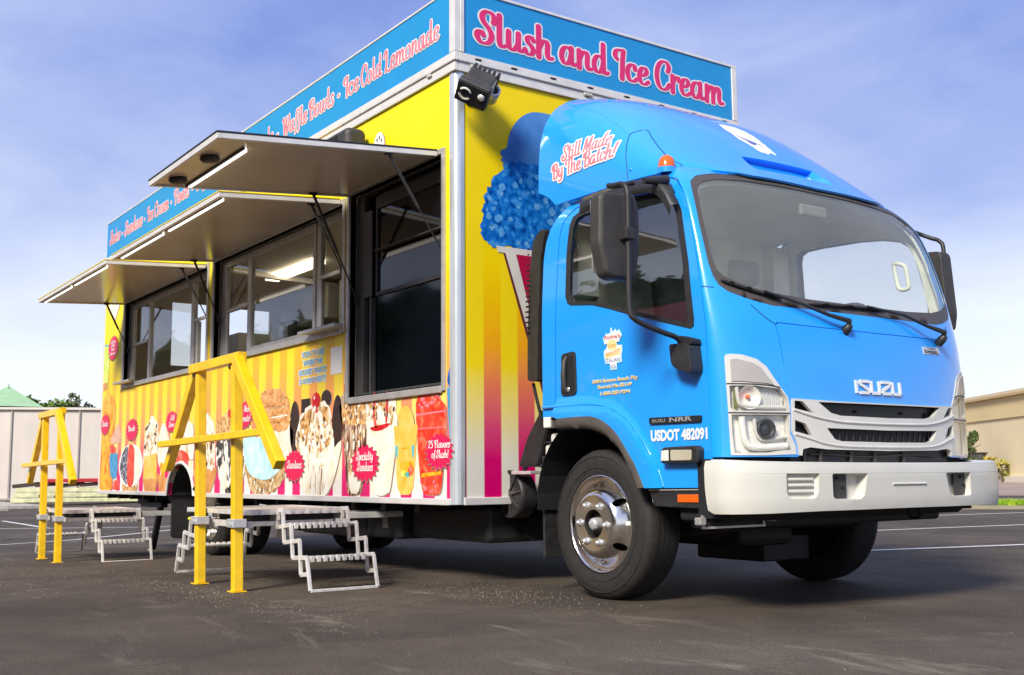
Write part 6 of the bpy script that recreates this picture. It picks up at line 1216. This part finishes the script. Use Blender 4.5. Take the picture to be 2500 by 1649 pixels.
# ---- wheels
TIRE = [(.268, -.010), (.290, -.014), (.335, -.020), (.372, -.012), (.392, .004), (.403, .022), (.405, .05), (.405, .175), (.400, .205), (.385, .222), (.34, .236), (.29, .228), (.268, .215)]
def wheel(x, y, z, out, dual=False, steer=0):
    """out = -1: outer face towards -y"""
    R = Matrix.Translation((x, y, z)) @ Matrix.Rotation(math.radians(steer), 4, 'Z') @ Matrix.Rotation(-PI/2 if out < 0 else PI/2, 4, 'X')
    # local +Z of the lathe points inwards for out=-1
    wl = MB(); wl.lathe(TIRE, 56, R)
    for r in (.052, .085, .125, .160):
        pass
    w = wl.build('wheel', RUBBER, T)
    part(w, 'tread_groove', lambda m: [m.lathe([(.4062, h-.005), (.4062, h+.005)], 56, R) for h in (.060, .095, .132, .168)], BLACK)
    part(w, 'sidewall_ring', lambda m: (m.lathe([(.300, -.0175), (.304, -.021), (.308, -.0185)], 56, R), m.lathe([(.362, -.0175), (.366, -.0195), (.370, -.0155)], 56, R)), RUBBER)
    dish = [(.270, .0), (.262, -.010), (.256, -.008), (.250, .004), (.243, .030), (.236, .045)]
    part(w, 'rim', lambda m: m.lathe(dish if not dual else dish+[(.225, .10), (.20, .13)], 48, R), POLISH)
    if dual:
        part(w, 'hub', lambda m: (m.lathe([(.21, .13), (.16, .125), (.12, .11), (.10, .05), (.06, .03), (.001, .028)], 32, R)), POLISH)
    else:
        prof = ck([(.075, -.052), (.155, -.052), (.168, -.047), (.185, -.028), (.205, .006), (.225, .036), (.240, .046)])
        def sf(u, v): 
            r = math.hypot(u, v); p = R @ Vector((u, v, prof(r))); return tuple(p)
        hs = [ell(.199*math.cos(a), .199*math.sin(a), .0225, .0225, 16) for a in [math.radians(108+72*k) for k in range(5)]]
        d = patch(ell(0, 0, .241, .241, 64), hs+[ell(0, 0, .078, .078, 32)], sf, .014, 'wheel_disc', POLISH, w, thick=.006, flip=(True if out < 0 else False))
        part(w, 'hub_recess', lambda m: m.lathe([(.240, .062), (.20, .060), (.14, .02), (.10, .03), (.080, .03), (.0785, -.046), (.084, -.0515)], 32, R), BLACKP)
        part(w, 'hub_cap', lambda m: m.lathe([(.001, -.068), (.022, -.067), (.030, -.060), (.034, -.045), (.036, .02)], 24, R), ALU)
        part(w, 'hub_flange', lambda m: m.lathe([(.036, .0), (.078, .004)], 24, R), GREYP)
        for k in range(6):
            a = math.radians(60*k+2); Q = R @ Matrix.Translation((.111*math.cos(a), .111*math.sin(a), -.052))
            part(w, 'lug_nut', lambda m: m.lathe([(.001, -.030), (.010, -.029), (.015, -.020), (.0165, -.006), (.022, -.002), (.022, .0)], 10, Q), CHROME)
        tag_ = part(w, 'wheel_sticker', lambda m: m.box(-.013, .013, -.011, .011, -.0012, .0012, R @ Matrix.Translation((.212, -.008, .010)) @ Matrix.Rotation(math.radians(-58), 4, 'Y')), lw)
    return w
wheel(.963, .325, .405, -1, steer=0); wheel(.963, W-.325, .405, 1)
zr = .405+gz(-5, .5)
wheel(-5.0, .30, zr, -1, True); wheel(-5.0, W-.30, zr, 1, True)
wheel(-5.0, .56, zr, -1, True); wheel(-5.0, W-.56, zr, 1, True)
# ---- chassis and everything slung under it
part(T, 'frame_rail', lambda m: (m.box(-7.7, 1.75, .86, .93, .50, .70) if False else m.box(-7.7, 1.75, .86, .93, .44, .62), m.box(-7.7, 1.75, 1.60, 1.67, .44, .62)), CHASSIS)
part(T, 'floor_beam', lambda m: [m.box(x, x+.06, .06, W-.06, .44, .499) for x in [-7.8+.45*i for i in range(17)] if not (-5.5 < x < -4.55)]+[m.box(-7.97, -.02, .02, W-.02, .499, .506) if False else m.box(-4.58, -.02, .05, W-.05, .500, .506), m.box(-7.97, -5.44, .05, W-.05, .500, .506)], CHASSIS)
part(T, 'front_axle', lambda m: (m.bar((.963, .45, .36), (.963, W-.45, .36), .10, .12), m.bar((.90, .6, .30), (.90, 1.9, .30), .04, .04)), CHASSIS)
part(T, 'rear_axle', lambda m: (m.bar((-5, .4, zr), (-5, W-.4, zr), .14, .14), m.lathe([(.001, -.2), (.12, -.16), (.20, 0), (.12, .16), (.001, .2)], 16, Matrix.Translation((-5, YC, zr)) @ Matrix.Rotation(PI/2, 4, 'Y'))), CHASSIS)
for y in (.86, 1.67): part(T, 'leaf_spring', lambda m: m.tube([(.35, y, .42), (.65, y, .34), (.963, y, .31), (1.28, y, .34), (1.6, y, .43)], .03, 6), CHASSIS)
for y in (.86, 1.67): part(T, 'leaf_spring', lambda m: m.tube([(-5.8, y, .42), (-5.4, y, .33), (-5.0, y, .29), (-4.6, y, .33), (-4.2, y, .43)], .035, 6), CHASSIS)
part(T, 'engine', lambda m: (m.box(.55, 1.70, .95, 1.58, .38, .80), m.box(.7, 1.3, 1.05, 1.5, .26, .40)), CHASSIS, .04)
part(T, 'front_crossmember', lambda m: (m.box(1.62, 1.80, .35, 2.18, .40, .62), m.box(1.35, 1.60, .55, 2.0, .42, .55)), CHASSIS, .02)
part(T, 'under_shield', lambda m: m.prism([(1.60, .66), (2.02, .66), (2.02, .52), (1.9, .44), (1.60, .44)], 1, .30, 2.22), BLACK, .02)
part(T, 'sump_guard', lambda m: m.box(.45, 1.45, 1.55, 1.62, .20, .44) if False else m.prism([(.60, 1.80), (1.15, 1.80), (1.15, 1.40), (.60, 1.40)], 2, .155, .40), CHASSIS, .01)
part(T, 'battery_box', lambda m: m.box(-1.62, -1.12, .25, .80, .235, .47), CHASSIS, .02)
part(T, 'fuel_tank', lambda m: m.box(-2.90, -1.70, .30, .82, .215, .47), CHASSIS, .04, seg=3)
part(T, 'data_plate', lambda m: m.box(-1.37, -1.29, .244, .2485, .31, .385), mat('plate_grey', (.28, .26, .22), .5))
part(T, 'side_box', lambda m: m.box(-1.05, -.10, .30, .80, .250, .48), CHASSIS, .03)
part(T, 'air_tank', lambda m: m.tube([(-.95, .62, .33), (-.05, .62, .33)], .075, 16), CHASSIS)
part(T, 'exhaust_can', lambda m: m.tube([(-3.9, 1.9, .36), (-2.7, 1.9, .36)], .11, 16), CHASSIS)
part(T, 'tail_hitch', lambda m: m.box(-8.1, -7.7, .5, 2.0, .36, .49), CHASSIS, .01)
part(T, 'stabiliser_leg', lambda m: (m.box(-6.7, -6.0, .12, .2, .36, .42), m.bar((-6.1, .16, .40), (-6.35, .16, -.08), .06, .06)), CHASSIS, .01)
mf = part(T, 'mudflap', lambda m: m.prism(rpoly([(.06, .07), (.40, .05), (.62, .05), (.62, .62), (.06, .62)], .05), 0, -5.475, -5.45), BLACKP, .004)
part(T, 'mudflap', lambda m: m.prism(rpoly([(W-.06, .07), (W-.62, .05), (W-.62, .62), (W-.06, .62)], .05), 0, -5.475, -5.45), BLACKP, .004)
part(T, 'mudflap', lambda m: m.prism([(.33, .19), (.62, .19), (.62, .78), (.33, .78)], 0, .425, .445), BLACKP, .004)
part(T, 'wheel_liner', lambda m: (m.add([(.963+.50*math.cos(t), y, .50+.50*math.sin(t)) for t in [PI*1.02-PI*1.0*i/16 for i in range(17)] for y in (.262, .72)], [(2*i, 2*i+1, 2*i+3, 2*i+2) for i in range(16)]), m.box(.55, 1.36, .70, .72, .45, 1.0)), BLACK)
part(T, 'wheel_liner', lambda m: (m.add([(.963+.50*math.cos(t), W-y, .50+.50*math.sin(t)) for t in [PI*1.02-PI*1.0*i/16 for i in range(17)] for y in (.262, .72)], [(2*i, 2*i+1, 2*i+3, 2*i+2) for i in range(16)])), BLACK)
part(T, 'cab_underside', lambda m: m.box(.56, 1.88, .30, 2.23, .985, 1.0), BLACK)
stp = part(T, 'step', lambda m: m.prism([(1.424, .592), (1.885, .598), (1.93, .598), (1.93, .50), (1.46, .508)], 1, .262, .60), BLACKP, .006)
part(stp, 'step_marker', lambda m: m.prism([(1.638, .531), (1.823, .533), (1.823, .572), (1.638, .570)], 1, .256, .2615), AMBER, .003)
part(stp, 'step_edge', lambda m: m.bar((1.43, .258, .590), (1.90, .258, .596), .006, .006), FRAME)
# compressor cover, reservoir and hoses behind the front wheel
Mf = Matrix.Translation((-.005, .42, .548)) @ Matrix.Rotation(PI/2, 4, 'X')
fan = part(T, 'fan_housing', lambda m: m.lathe([(.001, .035), (.030, .036), (.034, .026), (.125, .024), (.130, .034), (.142, .032), (.146, 0), (.146, -.08)], 28, Mf), BLACKP)
part(fan, 'spoke', lambda m: [m.bar(Mf @ Vector((.03*math.cos(t), .03*math.sin(t), .034)), Mf @ Vector((.138*math.cos(t), .138*math.sin(t), .034)), .010, .010) for t in [PI*i/4+.2 for i in range(8)]], GREYP)
rsv = part(T, 'coolant_bottle', lambda m: (m.box(.41, .54, .36, .50, .755, .85), m.lathe([(.001, .05), (.04, .05), (.042, 0), (.03, -.02)], 16, Matrix.Translation((.465, .42, .865)))), mat('bottle_white', (.66, .63, .58), .5), .02, seg=3)
part(rsv, 'strap', lambda m: m.bar((.43, .352, .862), (.56, .352, .858), .006, .012), BLACK)
part(T, 'intake_cover', lambda m: m.prism([(.10, .72), (.30, .72), (.42, 1.0), (.44, 1.06), (.34, 1.06), (.20, .90)], 1, .38, .62), CHASSIS, .02)
part(T, 'white_junction', lambda m: m.box(.425, .50, .34, .40, .945, 1.012), lw, .008)
part(T, 'hose', lambda m: (m.tube([(.12, .42, .70), (.20, .40, .76), (.32, .42, .72), (.40, .45, .60)], .014, 6), m.tube([(.28, .38, 1.22), (.34, .36, 1.12), (.38, .36, 1.02), (.36, .40, .9)], .010, 6), m.tube([(-.15, .45, .62), (-.05, .38, .70), (.08, .40, .68)], .012, 6)), BLACK)
part(T, 'bracket_plate', lambda m: (m.box(.08, .28, .35, .52, .675, .695)), ALU, .003)
frm = part(T, 'underbody_frame', lambda m: (m.bar((1.85, .215, .475), (1.85, .215, .415), .012, .012), m.bar((1.85, .63, .475), (1.85, .63, .415), .012, .012), m.bar((1.85, .21, .415), (1.85, .64, .415), .014, .010)), FRAME)
part(frm, 'clip', lambda m: (m.box(1.84, 1.88, .17, .21, .430, .465), m.box(1.84, 1.88, .65, .70, .435, .478)), FRAME, .004)
part(frm, 'panel', lambda m: m.box(1.80, 1.84, .22, .63, .42, .48), CHASSIS)
part(T, 'bolt', lambda m: [m.lathe([(.001, .01), (.012, .008), (.014, 0)], 8, Matrix.Translation((x, y, z)) @ Matrix.Rotation(PI/2, 4, 'Y')) for x, y, z in ((1.81, .8, .50), (1.81, 1.1, .52), (1.81, 1.9, .48), (1.81, 2.05, .45), (1.50, 1.2, .45))], FRAME)
part(T, 'drag_link', lambda m: (m.tube([(1.05, .62, .33), (1.62, .75, .40)], .022, 8), m.tube([(.80, .55, .28), (.80, 2.0, .28)], .018, 8)), CHASSIS)

# ============================================================ folding steps with yellow hand rails
def steps():
    U = thing('folding_steps', (-1.28, -.6, 0), 'aluminium folding step platform with yellow railing under the middle hatch, nearer the cab', 'folding steps', 'folding step platforms with yellow rails along the truck')
    def P(name, fn, mt, bevel=.002, par=None, **k): return part(par or U, name, fn, mt, bevel, **k)
    X0, X1 = -1.72, -.86
    dk = P('deck', lambda m: m.box(X0, X1, -1.03, -.31, .452, .468), DECKM)
    P('deck_edge', lambda m: (m.box(X0, X1, -1.045, -1.031, .446, .474), m.box(X0, X1, -.309, -.295, .446, .474), m.box(X1+.001, X1+.016, -1.045, -.295, .440, .474), m.box(X0-.016, X0-.001, -1.045, -.295, .440, .474)), STEEL, par=dk)
    P('deck_tooth', lambda m: [m.box(X1+.017, X1+.026, y, y+.028, .440, .462) for y in [-1.02+.062*i for i in range(11)]], STEEL, par=dk, kind='stuff')
    P('slide_rail', lambda m: (m.box(X0+.05, X1+.10, -1.00, -.97, .365, .405), m.box(X0+.05, X1+.10, -.37, -.34, .365, .405), m.box(X1-.05, X1-.02, -.96, -.38, .37, .40), m.box(X0+.10, X0+.13, -.96, -.38, .37, .40), m.box(X1-.3, X1-.26, -.34, .30, .39, .43), m.box(X0+.26, X0+.30, -.34, .30, .39, .43)), STEEL)
    P('under_box', lambda m: m.box(X0+.2, X1-.1, -.9, -.25, .385, .44), BLACKP)
    P('support_leg', lambda m: (m.box(-1.22, -1.17, -.62, -.57, .27, .384)), STEEL)
    sh = lambda x, z: x-.065*z
    for px in (-1.335, -.700):
        ps = P('post', lambda m, px=px: m.bar((sh(px, 0), -1.085, .006), (sh(px, 1.375), -1.085, 1.375), .057, .057, up=(0, 1, 0)), YELLOW, .004)
        P('foot_plate', lambda m, px=px: m.box(px-.045, px+.045, -1.13, -1.04, .001, .007), YELLOW, .001, par=ps)
        P('bolt', lambda m, px=px: [m.tube([(sh(px, z)-.060, -1.10, z), (sh(px, z)-.028, -1.10, z)], .017, 10) for z in (.60, 1.345)], BLACK, 0, par=ps)
        br = P('clamp', lambda m, px=px: (m.box(sh(px, .4)-.055, sh(px, .4)+.055, -1.128, -1.045, .375, .425), m.box(sh(px, .4)-.075, sh(px, .4)-.056, -1.12, -1.08, .385, .412), m.tube([(sh(px, .4)-.10, -1.10, .40), (sh(px, .4)+.03, -1.135, .40)], .010, 8)), ALU, .003)
    P('pull_knob', lambda m: m.tube([(-1.52, -1.10, .405), (-1.46, -1.10, .405)], .012, 8), mat('knob_yellow', (.75, .65, .05), .5), 0)
    P('top_beam', lambda m: m.bar((-1.545, -1.10, 1.385), (-.66, -1.10, 1.392), .060, .060), YELLOW, .004)
    P('cross_beam', lambda m: m.bar((-2.04, -1.145, .902), (-.17, -1.145, .925), .045, .042), YELLOW, .004)
    for a, b in (((-.60, 1.372), (.05, .735)), ((-1.55, 1.37), (-2.085, .735))):
        hr = P('hand_rail', lambda m: m.bar((a[0], -1.155 if b[0] > -1 else -1.07, a[1]), (b[0], -1.155 if b[0] > -1 else -1.07, b[1]), .056, .066), YELLOW, .004)
    # two folding flights
    for sg, y0, y1, xe in ((1, -.77, -.33, X1), (-1, -.95, -.50, X0)):
        f = lambda x: xe+sg*x
        fl_ = MB()
        for y in (y0, y1):
            b = lambda a, c, w_=.016, h_=.022: fl_.bar((f(a[0]), y, a[1]), (f(c[0]), y, c[1]), w_, h_)
            for a, c in (((.0, .465), (.0, .355)), ((.078, .468), (.110, .268)), ((.205, .385), (.240, .182)), ((.335, .295), (.360, .092)), ((.440, .198), (.495, .010))): b(a, c)
            for a, c in (((-.02, .465), (.085, .470)), ((-.005, .360), (.212, .383)), ((.105, .272), (.342, .294)), ((.234, .186), (.447, .199)), ((.355, .094), (.455, .104))): b(a, c, .014, .026)
        fl_.bar((f(.495), y0, .010), (f(.495), y1, .010), .018, .018)
        F = fl_.build('step_frame', STEEL, U, .003)
        for z, x in ((.380, .11), (.194, .345)):
            td = P('tread', lambda m: m.box(min(f(x), f(x+.10)), max(f(x), f(x+.10)), y0+.008, y1-.008, z-.006, z+.006), STEEL, par=F)
            P('tread_tooth', lambda m: [m.box(min(f(x+.085), f(x+.108)), max(f(x+.085), f(x+.108)), y0+.02+.042*i, y0+.044+.042*i, z-.022, z+.014) for i in range(int((y1-y0-.03)/.042))], STEEL, par=F, kind='stuff')
        for yy in (y0, y1): P('top_bracket', lambda m, yy=yy: m.box(min(f(-.10), f(.02)), max(f(-.10), f(.02)), yy-.011, yy+.011, .405, .452), STEEL, par=F)
    return U
U1 = steps()
def copy_tree(o, parent=None):
    c = o.copy(); COL.objects.link(c); c.parent = parent
    if parent is not None: c.matrix_parent_inverse = o.matrix_parent_inverse.copy()
    for ch in list(o.children): copy_tree(ch, c)
    return c
U2 = copy_tree(U1); U2.location = U1.location+Vector((-4.42, 0, -.095))
U2['label'] = 'aluminium folding step platform with yellow railing at the rear end of the truck'
# loose stones on the lot
m = MB(); rnd = random.Random(11)
def stones(cx, cy, rx, ry, n, s0, s1):
    for i in range(n):
        x = rnd.gauss(cx, rx); y = rnd.gauss(cy, ry); s_ = rnd.uniform(s0, s1); z = gz(x, y); a = rnd.uniform(0, 6.28)
        q = [(x+s_*math.cos(a+t)*rnd.uniform(.7, 1.2), y+s_*math.sin(a+t)*rnd.uniform(.7, 1.2), z) for t in (0, 1.57, 3.14, 4.71)]
        m.add(q+[(x, y, z+s_*rnd.uniform(.5, 1.0))], [(0, 1, 4), (1, 2, 4), (2, 3, 4), (3, 0, 4)])
for a in ((.45, .05, .40, .14, 500, .0015, .0045), (-.6, -1.25, .9, .12, 600, .0015, .0045), (1.4, 3.2, .7, .5, 200, .002, .006), (-1.6, .2, 1.2, .5, 200, .002, .005), (2.6, .8, .9, .9, 120, .0015, .004), (-3.5, -1.7, 1.2, .3, 240, .002, .005), (3.0, -.8, 1.2, 1.0, 90, .0012, .003)): stones(*a)
m.rn = False; m.build('gravel', mat('grit_pale', (.26, .22, .17), .9, var=.4, vs_=30), kind='stuff')
